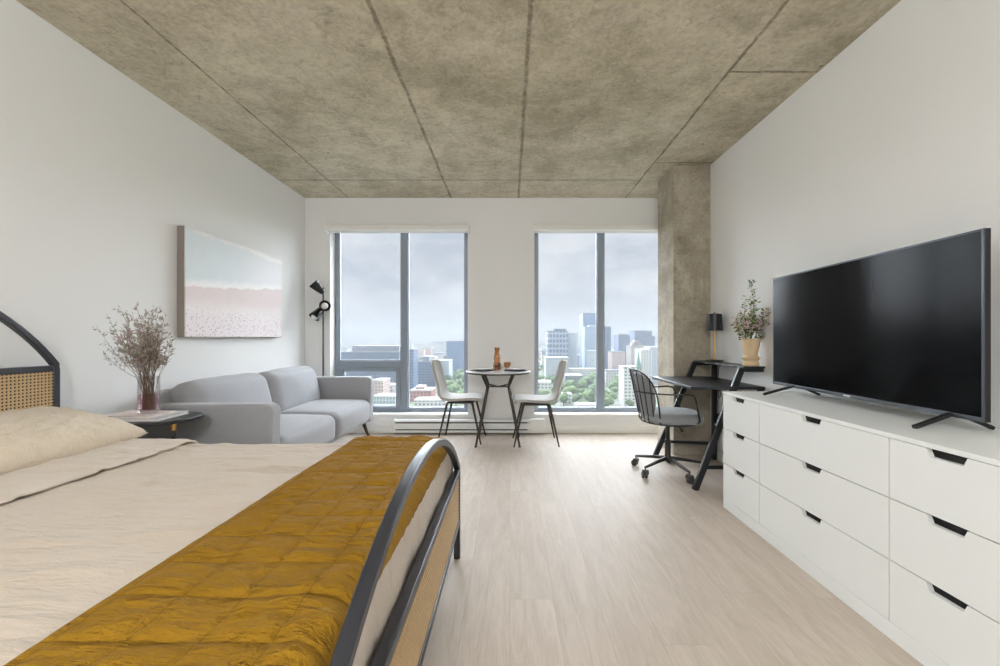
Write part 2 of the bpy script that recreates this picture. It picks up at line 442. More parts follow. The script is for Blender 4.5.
M['canvas_edge'] = simple('frame_greybrown', rgb(138, 128, 122), 0.6, 0, 0.3, 0.08, 30)

# ------------------------------------------------------------------ room shell
XL, XR, YF, YB, H = -2.40, 1.90, 4.88, -2.6, 2.75
def struct(name, bm, mat, **kw): return mesh_obj(name, bm, mat, kind='structure', **kw)
struct('floor', box((XL-.1, YB-.1, -.12), (XR+.1, YF+.3, 0)), M['floor'], smooth=False)
struct('ceiling', box((XL-.1, YB-.1, H), (XR+.1, YF+.3, H+.15)), M['ceiling'], smooth=False)
struct('wall_left', box((XL-.15, YB, 0), (XL, YF, H)), M['wall'], smooth=False)
struct('wall_right', box((XR, YB, 0), (XR+.15, YF, H)), M['wall'], smooth=False)
struct('wall_back', box((XL, YB-.15, 0), (XR, YB, H)), M['wall'], smooth=False)
# window openings in the far wall
W1 = (-2.105, -0.495); W2 = (0.285, 1.895); ZB, ZT = 0.218, 2.44
bm = bmesh.new()
xs = [XL-.15, W1[0], W1[1], W2[0], W2[1], XR+.15]
for i in range(5):
    if i in (1, 3):
        bx(bm, (xs[i], YF, 0), (xs[i+1], YF+.30, ZB)); bx(bm, (xs[i], YF, ZT), (xs[i+1], YF+.30, H))
    else: bx(bm, (xs[i], YF, 0), (xs[i+1], YF+.30, H))
bmesh.ops.remove_doubles(bm, verts=bm.verts[:], dist=1e-5)
struct('wall_far', bm, M['wall'], smooth=False)
struct('concrete_column', box((1.548, 3.95, 0), (XR, 4.37, H)), M['column'], smooth=False, bevel=0.006)
for nm, a, b in (('baseboard_left', (XL, YB, 0), (XL+.012, YF, .09)), ('baseboard_right', (XR-.012, YB, 0), (XR, 3.95, .09)),
                 ('baseboard_far', (XL+.012, YF-.012, 0), (XR, YF, .09)), ('baseboard_back', (XL+.012, YB, 0), (XR-.012, YB+.012, .09))):
    struct(nm, box(a, b), M['white_trim'], smooth=False, bevel=0.003)

def window(name, x0, x1, sash):
    w = bpy.data.objects.new(name, None); COL.objects.link(w); w['kind'] = 'structure'
    yo, yi = YF+.20, YF+.13
    w.location = ((x0+x1)/2, yo, ZB)
    f = .045
    xm = x0 + (0.835 if sash else 0.805)
    bm = bmesh.new()
    bx(bm, (x0, yi, ZB), (x0+f, yo, ZT)); bx(bm, (x1-f, yi, ZB), (x1, yo, ZT))
    bx(bm, (x0+f, yi, ZB), (x1-f, yo, ZB+.045)); bx(bm, (x0+f, yi, ZT-f), (x1-f, yo, ZT))
    mesh_obj('window_frame', shift(bm, w), M['alu'], w, smooth=False, bevel=.003)
    bm = box((xm-.038, yi-.01, ZB+.045), (xm+.038, yo, ZT-f))
    mesh_obj('mullion', shift(bm, w), M['alu'], w, smooth=False, bevel=.004)
    def pane(a, b, z0, z1):
        mesh_obj('pane', shift(box((a, yi+.025, z0), (b, yi+.037, z1)), w), M['pane'], w, smooth=False)
        g = .012; bm = bmesh.new()
        bx(bm, (a, yi+.012, z0), (a+g, yi+.05, z1)); bx(bm, (b-g, yi+.012, z0), (b, yi+.05, z1))
        bx(bm, (a+g, yi+.012, z0), (b-g, yi+.05, z0+g)); bx(bm, (a+g, yi+.012, z1-g), (b-g, yi+.05, z1))
        mesh_obj('gasket', shift(bm, w), M['alu_light'], w, smooth=False)
    pane(xm+.038, x1-f, ZB+.045, ZT-f)
    if sash:
        zr0, zr1 = .755, .835
        mesh_obj('transom', shift(box((x0+f, yi-.006, zr0), (xm-.038, yo, zr1)), w), M['alu'], w, smooth=False, bevel=.004)
        pane(x0+f, xm-.038, zr1, ZT-f)
        s0, s1, z0, z1, t = x0+f, xm-.038, ZB+.045, zr0, .055
        bm = bmesh.new()
        bx(bm, (s0, yi-.02, z0), (s0+t, yi+.02, z1)); bx(bm, (s1-t, yi-.02, z0), (s1, yi+.02, z1))
        bx(bm, (s0+t, yi-.02, z0), (s1-t, yi+.02, z0+.024)); bx(bm, (s0+t, yi-.02, z1-.035), (s1-t, yi+.02, z1))
        sh = mesh_obj('sash', shift(bm, w), M['alu'], w, smooth=False, bevel=.003)
        pane(s0+t, s1-t, z0+.024, z1-.035)
        bm = box((-.08+(s0+s1)/2, yi-.045, z1-.016), (.08+(s0+s1)/2, yi-.022, z1-.006))
        bx(bm, (-.03+(s0+s1)/2, yi-.03, z1-.03), (.03+(s0+s1)/2, yi-.02, z1-.006))
        mesh_obj('handle', shift(bm, w), M['alu_light'], w, smooth=False)
    else:
        pane(x0+f, xm-.038, ZB+.045, ZT-f)
    mesh_obj('window_sill', shift(box((x0+.001, YF-.012, ZB-.02), (x1-.001, yi, ZB+.004)), w), M['white_trim'], w, smooth=False, bevel=.003)
window('window_1', *W1, True)
window('window_2', *W2, False)

def blind(x0, x1, label, head_z):
    t = thing('roller_blind', label, 'blind', ((x0+x1)/2, YF-.03, head_z), 0, 'roller blinds above the windows')
    bm = prism(bmesh.new(), [(YF-.012, 2.345), (YF-.07, 2.345), (YF-.085, 2.355), (YF-.085, 2.405), (YF-.07, 2.425), (YF-.012, 2.425)], 'x', x0, x1)
    mesh_obj('cassette', shift(bm, t), M['white_trim'], t, angle=50)
    mesh_obj('fabric_roll', shift(tube(bmesh.new(), [(x0+.01, YF-.045, 2.36), (x1-.01, YF-.045, 2.36)], .022, 16), t), M['blind'], t)
    mesh_obj('hem_bar', shift(box((x0+.012, YF-.030, 2.336), (x1-.012, YF-.016, 2.352)), t), M['white_trim'], t, bevel=.002)
    # bead chain on a side bracket
    for xx in (x0-.002, x1-.008):
        mesh_obj('bracket', shift(box((xx, YF-.088, 2.322), (xx+.010, YF-.0005, 2.43)), t), M['white_trim'], t, bevel=.002)
blind(-2.125, -0.475, 'white roller blind cassette above the window behind the sofa', 2.33)
blind(0.262, 1.89, 'white roller blind cassette above the window by the concrete column', 2.33)

# ------------------------------------------------------------------ baseboard heater
t = thing('baseboard_heater', 'long white electric baseboard heater under the windows behind the round table', 'heater', (-.45, 4.84, .015))
x0, x1 = -1.35, .40
bm = prism(bmesh.new(), [(4.867, .02), (4.80, .02), (4.80, .045), (4.81, .05), (4.80, .062), (4.80, .125), (4.815, .13), (4.80, .145), (4.806, .163), (4.867, .17)], 'x', x0+.02, x1-.02)
mesh_obj('housing', shift(bm, t), M['white'], t, angle=30)
bm = box((x0+.03, 4.799, .048), (x1-.2, 4.812, .058)); bx(bm, (x0+.03, 4.799, .128), (x1-.2, 4.817, .138))
mesh_obj('air_slot', shift(bm, t), M['slot'], t, smooth=False)
for a, b in ((x0, x0+.02), (x1-.17, x1)):
    mesh_obj('end_cap', shift(box((a, 4.794, .015), (b, 4.868, .175)), t), M['white_trim'], t, bevel=.004)

# ------------------------------------------------------------------ bed
BX0, BX1, BY0, BY1 = -2.30, -0.267, 0.44, 2.12   # headboard plane, footboard plane, near, far side
def arc_pts(x, zc, sag, y0, y1, n=40):
    h = (y1-y0)/2; R = (h*h+sag*sag)/(2*sag); c = (y0+y1)/2
    a = math.asin(min(1, h/R)) if sag < h else PI/2
    pts = []
    for i in range(n+1):
        th = -a + 2*a*i/n
        pts.append(Vector((x, c + R*math.sin(th), zc + sag - R + R*math.cos(th))))
    return pts
bed = thing('bed', 'large bed with black arched metal frame and woven cane panels', 'bed', ((BX0+BX1)/2, (BY0+BY1)/2, 0))
def cane_panel(x, y0, y1, z0, z1, pitch=.0160, w=.0078):
    bm = bmesh.new()
    ny = int((y1-y0)/pitch); nz = int((z1-z0)/pitch)
    for i in range(ny+1):
        y = y0 + (i+.5)*(y1-y0)/(ny+1); bx(bm, (x-.0028, y-w/2, z0), (x-.0004, y+w/2, z1))
    for k in range(nz+1):
        z = z0 + (k+.5)*(z1-z0)/(nz+1); bx(bm, (x+.0004, y0, z-w/2), (x+.0028, y1, z+w/2))
    return bm
def bed_end(nm, x, rail_z, low_z, sag, lab):
    T = .030
    e = bpy.data.objects.new(nm, None); COL.objects.link(e); e.parent = bed; e['label'] = lab
    sh_ = lambda b: shift(b, bed)
    arc = arc_pts(x, rail_z+.02, sag, BY0+T/2, BY1-T/2)
    mesh_obj('arch', sh_(sqsweep(bmesh.new(), [Vector((x, BY0+T/2, rail_z-.02))]+arc+[Vector((x, BY1-T/2, rail_z-.02))], T, T*.9, (1, 0, 0))), M['bedmetal'], e, bevel=.004, angle=30)
    for y in (BY0+T/2, BY1-T/2):
        mesh_obj('post', sh_(box((x-T/2, y-T/2, 0.012), (x+T/2, y+T/2, rail_z))), M['bedmetal'], e, bevel=.003)
        mesh_obj('foot_glide', sh_(lathe(bmesh.new(), [(0, 0), (.016, 0), (.016, .012), (0, .012)], 16, (x, y, 0))), M['plastic'], e)
    for z in (rail_z, low_z):
        mesh_obj('rail', sh_(box((x-T/2, BY0+T, z-T/2), (x+T/2, BY1-T, z+T/2))), M['bedmetal'], e, bevel=.003)
    mesh_obj('shade_backing', sh_(box((x-.008, BY0+T, low_z+T/2), (x-.004, BY1-T, rail_z-T/2))), M['shade_backing'], e, smooth=False)  # dark sheet added behind the cane so its holes look shaded
    mesh_obj('cane_panel', sh_(cane_panel(x+.008 if x > -1 else x+.008, BY0+T, BY1-T, low_z+T/2, rail_z-T/2)), M['cane'], e, smooth=False)
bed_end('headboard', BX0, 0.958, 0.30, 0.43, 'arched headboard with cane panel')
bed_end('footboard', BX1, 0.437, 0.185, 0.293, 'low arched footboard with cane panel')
for y in (BY0+.02, BY1-.02):
    mesh_obj('side_rail', shift(box((BX0+.018, y-.012, .22), (BX1-.018, y+.012, .30)), bed), M['bedmetal'], bed, bevel=.003)
mesh_obj('end_rail', shift(box((BX1-.070, BY0+.034, .20), (BX1-.045, BY1-.034, .285)), bed), M['bedmetal'], bed, bevel=.003)
bm = bmesh.new()
for i in range(14):
    x = BX0+.10+i*.142; bx(bm, (x-.03, BY0+.035, .272), (x+.03, BY1-.035, .287))
mesh_obj('slats', shift(bm, bed), M['wood_leg'], bed, smooth=False)
MX0, MX1, MY0, MY1 = BX0+.035, BX1-.035, BY0+.045, BY1-.045
mt = mesh_obj('mattress', softbox((MX0, MY0, .29), (MX1, MY1, .545), .06, (0, 0, 0), 14), M['sheet'])
tag(mt, 'thick mattress lying on the black metal bed frame under the linen cover', 'mattress')

def ztop(x, y):
    """top of the bedding at x, y"""
    return .592 + .006*noise.noise(Vector((x*2.2, y*2.2, 0)))
def drape(x0, x1, y0, y1, side_y, foot_x, step, off, hf, hang_y=.24, hang_x=.0, foot_z=.30, rad=.05):
    """cloth over the mattress: param grid goes over the far/near edges and the foot edge"""
    bm = bmesh.new()
    def wrap(s, edge, sign, drop):      # s = distance past the edge
        if s <= 0: return 0.0, 0.0
        q = rad*PI/2
        if s < q:
            a = s/rad; return rad*math.sin(a), rad*(1-math.cos(a))
        return rad, rad + (s-q)
    xsn = max(2, int(round((x1-x0 + hang_x)/step))); ysn = max(2, int(round((y1-y0 + 2*hang_y)/step)))
    V = []
    for i in range(xsn+1):
        row = []
        u = x0 + (x1-x0+hang_x)*i/xsn
        ox, dx = wrap(u-(x1), 0, 1, 0)
        X_ = min(u, x1) + ox
        for j in range(ysn+1):
            v = y0-hang_y + (y1-y0+2*hang_y)*j/ysn; X = X_
            if v > y1: oy, dy = wrap(v-y1, 0, 1, 0); Y = y1+oy
            elif v < y0: oy, dy = wrap(y0-v, 0, 1, 0); Y = y0-oy
            else: oy, dy = 0, 0; Y = v
            drop = max(dx, dy) if min(dx, dy) <= 0 else math.hypot(dx, dy) if max(dx, dy) < rad else max(dx, dy)
            h = hf(u, v)
            fl = 1 if drop < rad*.6 else 0
            z = ztop(X, Y) + off - drop + (h if drop < rad else h*.3)
            # side waves of the hanging cloth
            if drop > rad:
                if dy > dx: Y += math.copysign(1, Y-1.2)*(.006+.006*math.sin(u*23)+h*.5)
                else: X += .004+.004*math.sin(v*19)+h*.5
            row.append(bm.verts.new((X, Y, z)))
        V.append(row)
    for i in range(xsn):
        for j in range(ysn):
            bm.faces.new((V[i][j], V[i+1][j], V[i+1][j+1], V[i][j+1]))
    return bm
def cloth(name, bm, mat, th):
    o = mesh_obj(name, bm, mat, angle=180, recalc=False)
    s = o.modifiers.new('solid', 'SOLIDIFY'); s.thickness = th; s.offset = -1
    return o
def linen_h(u, v):
    a = noise.noise(Vector((u*5, v*9, 3)))*.004 + noise.noise(Vector((u*14, v*22, 1)))*.002
    a += max(0, noise.noise(Vector((u*3.5+v*2, v*16-u*3, 8)))-.10)*.020 + max(0, noise.noise(Vector((u*6-v*3, v*26+u*5, 21)))-.2)*.012
    return a
duv = cloth('duvet', drape(MX0+.02, MX1-.045, MY0+.045, MY1-.045, 0, 0, .016, 0, linen_h, .20, .23), M['linen'], .012)
tag(duv, 'beige linen duvet cover spread over the bed below the pillow', 'duvet')
def fold_h(u, v):
    e = min(1, max(0, (-1.565-u)/.02))
    return linen_h(u*1.3, v*1.2+4)*.8 + .005*e
fs = cloth('folded_top_sheet', drape(MX0+.03, -1.55, MY0+.042, MY1-.042, 0, 0, .014, .017, fold_h, .16, 0), M['sheet'], .009)
tag(fs, 'beige sheet folded down in a band beside the pillow', 'sheet')
# quilt
QX0, QX1 = -.755, MX1-.045
def quilt_h(u, v):
    py = .1185; px = .118
    fy = abs(((v-.787)/py) % 1 - .5)*2*py/2        # distance measure: 0 mid, max at stitch
    dy = py/2 - fy + .0                                  # distance to the stitch line
    k = math.floor((v-.787)/py)
    fx = abs(((u-QX0-.02)/px) % 1 - .5)*px; dx = px/2 - fx
    d = min(dy, dx+.012)
    puff = 1-math.exp(-max(0, d)/.016)
    wv = noise.noise(Vector((u*7+v*3, v*22-u*8, 5)))*.5 + noise.noise(Vector((u*22, v*30+u*12, 9)))*.35
    wr = noise.noise(Vector((u*4.5, v*6, 12)))
    return (.0085*puff*(1+.5*wr) + .017*wv*(.35+.65*puff) + .003*wr)*min(1, max(0, (u-QX0))/.05+.12)
def quilt_drape():
    return drape(QX0, QX1, MY0+.045, MY1-.045, 0, 0, .0075, .030, quilt_h, .17, .085, rad=.055)
q = cloth('quilt', quilt_drape(), M['quilt'], .012)
tag(q, 'mustard yellow stitched quilt laid across the foot of the bed', 'quilt')
# pillows
def pillow(cx, cy, cz, L, Wd, T, tilt, seed, name='pillow'):
    bm = bmesh.new(); n = 46; m_ = 34; V = {}
    for s in (1, -1):
        for i in range(n+1):
            for j in range(m_+1):
                if s == -1 and (i in (0, n) or j in (0, m_)): V[s, i, j] = V[1, i, j]; continue
                a = -1+2*i/n; b = -1+2*j/m_
                edge = (1-abs(a)**2.6)*(1-abs(b)**2.6)
                hgt = T/2*edge**.42
                hgt *= 1 + .10*noise.noise(Vector((a*2.3+seed, b*2.3, s)))
                wr = noise.noise(Vector((a*6+seed, b*9, s*2)))*.010 + noise.noise(Vector((a*13+seed, b*17, s*2)))*.006
                cpull = 1-.05*(1-abs(b)**2)*abs(a)**3
                dpull = 1-.07*(1-abs(a)**2)*abs(b)**3
                x = b*Wd/2*dpull; y = a*L/2*cpull
                # flange
                V[s, i, j] = bm.verts.new((x, y, s*(hgt)+wr*min(1, edge*4)))
    for s in (1, -1):
        for i in range(n):
            for j in range(m_):
                f = (V[s,i,j], V[s,i+1,j], V[s,i+1,j+1], V[s,i,j+1])
                bm.faces.new(f if s == -1 else f[::-1])
    Rm = Matrix.Translation((cx, cy, cz)) @ Matrix.Rotation(tilt, 4, 'Y')
    bmesh.ops.transform(bm, matrix=Rm, verts=bm.verts[:])
    return mesh_obj(name, bm, M['pillow'], angle=180)
p1 = pillow(-2.045, 1.735, .685, .74, .46, .18, math.radians(13), 3)
tag(p1, 'cream cotton pillow propped against the cane headboard beside the vase table', 'pillow')

# ------------------------------------------------------------------ nightstand, books, vase, bouquet
ns = thing('nightstand', 'black nightstand with rounded top and brass fittings between bed and sofa', 'side table', (-2.08, 2.375, 0))
ZN = .66
def superell(cx, cy, a, b, p, n=64):
    o = []
    for i in range(n):
        t = 2*PI*i/n; c, s = math.cos(t), math.sin(t)
        o.append((cx+a*math.copysign(abs(c)**(2/p), c), cy+b*math.copysign(abs(s)**(2/p), s)))
    return o
top_poly = superell(-2.085, 2.375, .285, .205, 2.6)
mesh_obj('table_top', shift(prism(bmesh.new(), top_poly, 'z', ZN-.018, ZN), ns), M['black'], ns, bevel=.004, angle=50)
mesh_obj('lower_shelf', shift(prism(bmesh.new(), superell(-2.085, 2.375, .24, .17, 2.6), 'z', .20, .214), ns), M['black'], ns, bevel=.003, angle=50)
for px, py, sx, sy in ((-1.868, 2.315, 1, 0), (-2.25, 2.24, -1, -1), (-2.25, 2.51, -1, 1)):
    lg = mesh_obj('leg', shift(tube(bmesh.new(), [(px+sx*.02, py+sy*.01, 0), (px, py, ZN-.06)], .010, 12), ns), M['black'], ns)
    mesh_obj('brass_collar', shift(tube(bmesh.new(), [(px, py, ZN-.062), (px, py, ZN-.018)], .014, 16), ns), M['brass'], lg)
def book(name, label, x0, y0, x1, y1, z0, z1, rz, cov):
    t = thing(name, label, 'book', ((x0+x1)/2, (y0+y1)/2, z0), rz, 'books on the nightstand')
    w, d, h = (x1-x0)/2, (y1-y0)/2, z1-z0
    mesh_obj('pages', box((-w+.004, -d+.005, .0025), (w-.005, d-.005, h-.0025)), M['pagewhite'], t, smooth=False)
    bm = box((-w, -d, 0), (w, d, .0025)); bx(bm, (-w, -d, h-.0025), (w, d, h)); bx(bm, (-w, -d, .0025), (-w+.004, d, h-.0025))
    mesh_obj('cover', bm, cov, t, smooth=False)
book('book', 'pale grey hardcover book lowest under the glass vase', -2.25, 2.235, -1.905, 2.475, ZN, ZN+.017, math.radians(4), M['cover'])
book('book', 'smaller rose tinted book between the grey book and the vase', -2.21, 2.24, -1.94, 2.42, ZN+.017, ZN+.030, math.radians(-3), M['cover2'])
zv = ZN+.030; VC = (-2.022, 2.335, zv)
v = thing('vase', 'clear glass vase half filled with pink water standing on the books', 'vase', VC)
vp = [(.0, .001), (.040, .001), (.046, .006), (.050, .02), (.051, .12), (.049, .18), (.050, .205), (.0475, .205), (.0465, .18), (.0485, .12), (.0475, .024), (.040, .014), (0, .014)]
mesh_obj('glass_body', lathe(bmesh.new(), vp, 32), M['vase'], v, angle=60)
mesh_obj('water', lathe(bmesh.new(), [(0, .015), (.040, .016), (.0465, .026), (.0475, .105), (.0, .106)], 32), M['water'], v, angle=60, label='pink water')
# dried bouquet
def leafquad(bm, p, d, n_, L, W, mi=0):
    d = d.normalized(); s = d.cross(n_)
    if s.length < 1e-4: s = d.cross(Vector((1, 0, .3)))
    s.normalize()
    a = bm.verts.new(p); b = bm.verts.new(p+d*L*.45+s*W/2); c = bm.verts.new(p+d*L); e = bm.verts.new(p+d*L*.45-s*W/2)
    f = bm.faces.new((a, b, c, e)); f.material_index = mi
def rvec(): return Vector((random.gauss(0, 1), random.gauss(0, 1), random.gauss(0, 1))).normalized()
def sprig(bmS, bmL, base, top, r0, nleaf, L, W, mats, branch=3, t0=.4, spread=.25, sag=0.02):
    base = Vector(base); top = Vector(top); bend = rvec()*.02; ln = (top-base).length
    pts = [base.lerp(top, t)+bend*math.sin(t*PI) for t in [i/8 for i in range(9)]]
    tube(bmS, pts, [r0*(1-.7*i/8) for i in range(9)], 5)
    d0 = (top-base).normalized()
    for b in range(branch):
        t = t0+(1-t0)*(b+.5)/branch*.95; i = min(7, int(t*8)); p = pts[i].lerp(pts[i+1], t*8-i)
        side = rvec(); side = (side-d0*side.dot(d0)).normalized()
        e = p + (d0*.8+side*.9).normalized()*spread*ln*(1.15-t)*random.uniform(.7, 1.3)
        tube(bmS, [p, p.lerp(e, .5)+d0*.004, e], [r0*.5, r0*.4, r0*.2], 4)
        for k in range(nleaf):
            q = p.lerp(e, random.uniform(.15, 1.0))
            leafquad(bmL, q, (e-p).normalized()+rvec()*.8, rvec(), L*random.uniform(.6, 1.3), W*random.uniform(.7, 1.2), random.choice(mats))
    for k in range(nleaf*2):
        t = random.uniform(t0, 1); i = min(7, int(t*8)); q = pts[i].lerp(pts[i+1], t*8-i)
        leafquad(bmL, q, d0+rvec()*.8, rvec(), L*random.uniform(.6, 1.2), W*random.uniform(.7, 1.2), random.choice(mats))
random.seed(11)
bq = thing('dried_bouquet', 'bouquet of dried mauve and brown sprigs standing in the glass vase', 'dried flowers', (VC[0], VC[1], zv+.02))
bS, bL, bB = bmesh.new(), bmesh.new(), bmesh.new()
for k in range(62):
    a = random.uniform(0, 2*PI); rr = random.uniform(0, .13)
    if k < 18: tx, ty, tz = -random.uniform(.08, .25), random.gauss(0, .05), random.uniform(.32, .58)   # airy sprays leaning to the headboard
    elif k < 22: tx, ty, tz = random.uniform(.03, .13), random.gauss(0, .05), random.uniform(.34, .50)
    else: tx, ty, tz = rr*math.cos(a)*.85-.01, rr*math.sin(a)*.8, random.uniform(.30, .58)
    base = (random.uniform(-.022, .022), random.uniform(-.022, .022), 0.0)
    neck = .18
    # keep stems inside the vase mouth
    nx = max(-.036, min(.036, tx*neck/tz)); ny = max(-.036, min(.036, ty*neck/tz))
    tube(bS, [base, (nx, ny, neck)], .0011, 5)
    airy = k < 18
    sprig(bS, bL, (nx, ny, neck), (tx, ty, tz), .0011, 6 if airy else 7, .018 if airy else .026, .0045 if airy else .0055, [0, 0, 0, 1] if airy else ([1, 0, 0] if k % 3 else [0, 1]), 6, .25, .28)
mesh_obj('stems', bS, M['drystem'], bq)
mesh_obj('dried_leaves', bL, [M['dryleaf'], M['dryleaf2']], bq, smooth=False, recalc=False)

# ------------------------------------------------------------------ sofa
SX0, SX1, SY0, SY1 = -2.375, -1.505, 2.63, 4.63
so = thing('sofa', 'two-seat light grey fabric sofa against the wall under the beach print', 'sofa', (-1.94, 3.63, 0))
A = .125
def P(name, bm, mat=M['sofa'], par=so, **kw): return mesh_obj(name, shift(bm, so) if par is so else bm, mat, par, angle=60, **kw)
def sofa_arm(y0, y1):
    # side profile: top edge rounds down at the front
    bm = bmesh.new(); pts = []
    zt, zb, r = .69, .20, .055
    pts = [(SX0, zb), (SX0, .685)]
    for i in range(7): a = PI/2*(1-i/6); pts.append((SX1-r+r*math.cos(a), zt-r+r*math.sin(a)))
    pts += [(SX1-.012, zb)]
    prism(bm, pts, 'y', y0, y1)
    return bm
for y0, y1 in ((SY0, SY0+A), (SY1-A, SY1)):
    P('armrest', sofa_arm(y0, y1), bevel=.022)
P('base', softbox((SX0, SY0+A-.005, .185), (SX1-.05, SY1-A+.005, .28), .02, seg=8))
P('back_frame', softbox((SX0, SY0+.01, .30), (SX0+.13, SY1-.01, .765), .065, seg=12))
ym = (SY0+SY1)/2
for k, (y0, y1) in enumerate(((SY0+A-.004, ym-.002), (ym+.002, SY1-A+.004))):
    P('seat_cushion', softbox((SX0+.15, y0, .205), (SX1+.004, y1, .452), .07, (.018, .004, .028), 18, wr=.004, ws=6, seed=k*5))
    bm = softbox((-.115, y0-.0, -.225), (.115, y1, .225), .095, (.035, .0, .012), 18, wr=.008, ws=5, seed=9+k*4)
    Rm = Matrix.Translation((SX0+.215, 0, .585)) @ Matrix.Rotation(math.radians(-13), 4, 'Y')
    bmesh.ops.transform(bm, matrix=Rm, verts=bm.verts[:])
    # upper rear edge leans on the back frame
    P('back_cushion', bm)
for x, sx in ((SX0+.10, -1), (SX1-.09, 1)):
    for y, sy in ((SY0+.10, -1), (SY1-.10, 1)):
        P('leg', tube(bmesh.new(), [(x, y, .195), (x+sx*.055, y+sy*.045, 0.0)], [.021, .011], 14), M['wood_leg'])

# ------------------------------------------------------------------ painting
pt = thing('canvas_print', 'large pale beach photograph canvas hanging above the sofa', 'picture', (XL, 3.0, 1.116))
mesh_obj('frame', box((.004, 0, 0), (.056, 1.272, .803)), M['canvas_edge'], pt, bevel=.002)
mesh_obj('printed_canvas', box((.056, .003, .003), (.063, 1.269, .800)), M['print'], pt, smooth=False)

# ------------------------------------------------------------------ floor lamp
LX, LY = -2.13, 4.755
fl = thing('floor_lamp', 'slim black floor lamp with three cone shades in the corner behind the sofa', 'floor lamp', (LX, LY, 0))
mesh_obj('base', lathe(bmesh.new(), [(0, 0), (.105, 0), (.110, .006), (.108, .016), (.02, .022), (0, .022)], 40), M['black'], fl)
mesh_obj('pole', tube(bmesh.new(), [(0, 0, .02), (0, 0, 1.665)], .0085, 14), M['black'], fl)
mesh_obj('finial', lathe(bmesh.new(), [(0, 1.655), (.011, 1.656), (.012, 1.675), (.004, 1.69), (0, 1.69)], 14), M['black'], fl)
def lamp_head(z, d, joint_off):
    """d = direction from the closed cap to the open mouth"""
    d = Vector(d).normalized(); j = Vector(joint_off) + Vector((0, 0, z))
    q = Vector((0, 0, 1)).rotation_difference(d).to_matrix().to_4x4()
    c = j - d*.03
    prof = [(0, -.035), (.020, -.033), (.030, -.020), (.040, .02), (.052, .07), (.062, .115), (.059, .115), (.049, .07), (.037, .02), (.026, -.014), (0, -.02)]
    s = mesh_obj('lamp_shade', lathe(bmesh.new(), prof, 28, c, q), M['black'], fl)
    b = [(0, .0), (.014, .002), (.016, .03), (.030, .055), (.040, .085), (.036, .115), (.020, .134), (0, .140)]
    mesh_obj('bulb', lathe(bmesh.new(), b, 20, c, q), M['bulb'], s)
    mesh_obj('swivel', tube(bmesh.new(), [(0, 0, z), j - d*.025], .006, 10), M['black'], fl)
lamp_head(1.68, (-.62, -.30, .72), (-.040, -.012, -.01))
lamp_head(1.46, (.55, -.85, .12), (.018, -.03, 0))
lamp_head(1.375, (-.40, -.50, -.78), (-.040, -.025, .03))

# ------------------------------------------------------------------ round table
tb = thing('round_table', 'small round cafe table with pale top and dark splayed legs', 'table', (-.125, 4.46, 0))
mesh_obj('table_top', lathe(bmesh.new(), [(0, .750), (.340, .750), (.345, .753), (.345, .759), (.342, .762), (0, .762)], 72), M['tabletop'], tb)
mesh_obj('top_rim', lathe(bmesh.new(), [(.30, .736), (.335, .736), (.338, .740), (.338, .750), (.30, .750)], 72, close=True), M['wire'], tb)
for sx in (1, -1):
    for sy in (1, -1):
        pts = [(sx*.165, sy*.165, .742), (sx*.15, sy*.15, .70), (sx*.118, sy*.118, .62), (sx*.112, sy*.112, .59), (sx*.12, sy*.12, .55), (sx*.222, sy*.222, .012)]
        lg = mesh_obj('leg', tube(bmesh.new(), pts, [.0145, .0145, .0145, .0145, .0145, .011], 12), M['dark_leg'], tb)
        mesh_obj('foot_pad', lathe(bmesh.new(), [(0, 0), (.013, 0), (.013, .010), (.008, .014), (0, .014)], 14, (sx*.223, sy*.223, 0)), M['plastic'], lg)
bm = bmesh.new()
for sx in (1, -1): tube(bm, [(sx*.112, .112, .605), (0, 0, .590), (-sx*.112, -.112, .605)], .008, 10)
mesh_obj('cross_brace', bm, M['dark_leg'], tb)
bm = bmesh.new(); zt = .7621
for k, (x, lab) in enumerate(((-.295, 'sofa'), (.060, 'desk'))):
    pm = thing('placemat', 'round dark placemat on the %s side of the round table' % lab, 'placemat', (x, 4.46, zt), 0, 'dark placemats on the round table')
    mesh_obj('woven_mat', lathe(bmesh.new(), [(0, 0), (.125, 0), (.127, .002), (.125, .004), (0, .004)], 48), M['placemat'], pm)
    pl = thing('plate', 'pale grey dinner plate on the placemat on the %s side of the round table' % lab, 'plate', (x, 4.46, zt+.0042), 0, 'plates on the round table')
    mesh_obj('plate_body', lathe(bmesh.new(), [(0, .002), (.055, 0), (.060, .0), (.085, .008), (.098, .013), (.099, .015), (.084, .011), (.058, .0045), (0, .0045)], 48), M['plate'], pl)
cf = thing('carafe', 'tall amber glass carafe in the middle of the round table', 'carafe', (-.140, 4.50, zt))
cp = [(0, .001), (.036, .001), (.040, .006), (.041, .05), (.040, .078), (.034, .092), (.037, .13), (.033, .165), (.025, .190), (.024, .205), (.030, .245), (.028, .245), (.022, .205), (.023, .19), (.030, .165), (.034, .13), (.031, .092), (.037, .078), (.038, .05), (.037, .010), (0, .008)]
mesh_obj('glass_body', lathe(bmesh.new(), cp, 32), M['amber'], cf)
mesh_obj('liquid', lathe(bmesh.new(), [(0, .009), (.036, .011), (.037, .05), (.0365, .076), (0, .076)], 32), M['amberdark'], cf)
cu = thing('tumbler', 'low amber drinking glass on a clear foot beside the carafe', 'glass', (-.030, 4.52, zt))
mesh_obj('bowl', lathe(bmesh.new(), [(0, .034), (.030, .034), (.037, .045), (.040, .085), (.038, .085), (.034, .046), (.028, .038), (0, .038)], 28), M['amber'], cu)
mesh_obj('foot', lathe(bmesh.new(), [(0, 0), (.028, 0), (.029, .004), (.020, .010), (.017, .024), (.030, .0338), (0, .0338)], 28), M['clear'], cu)

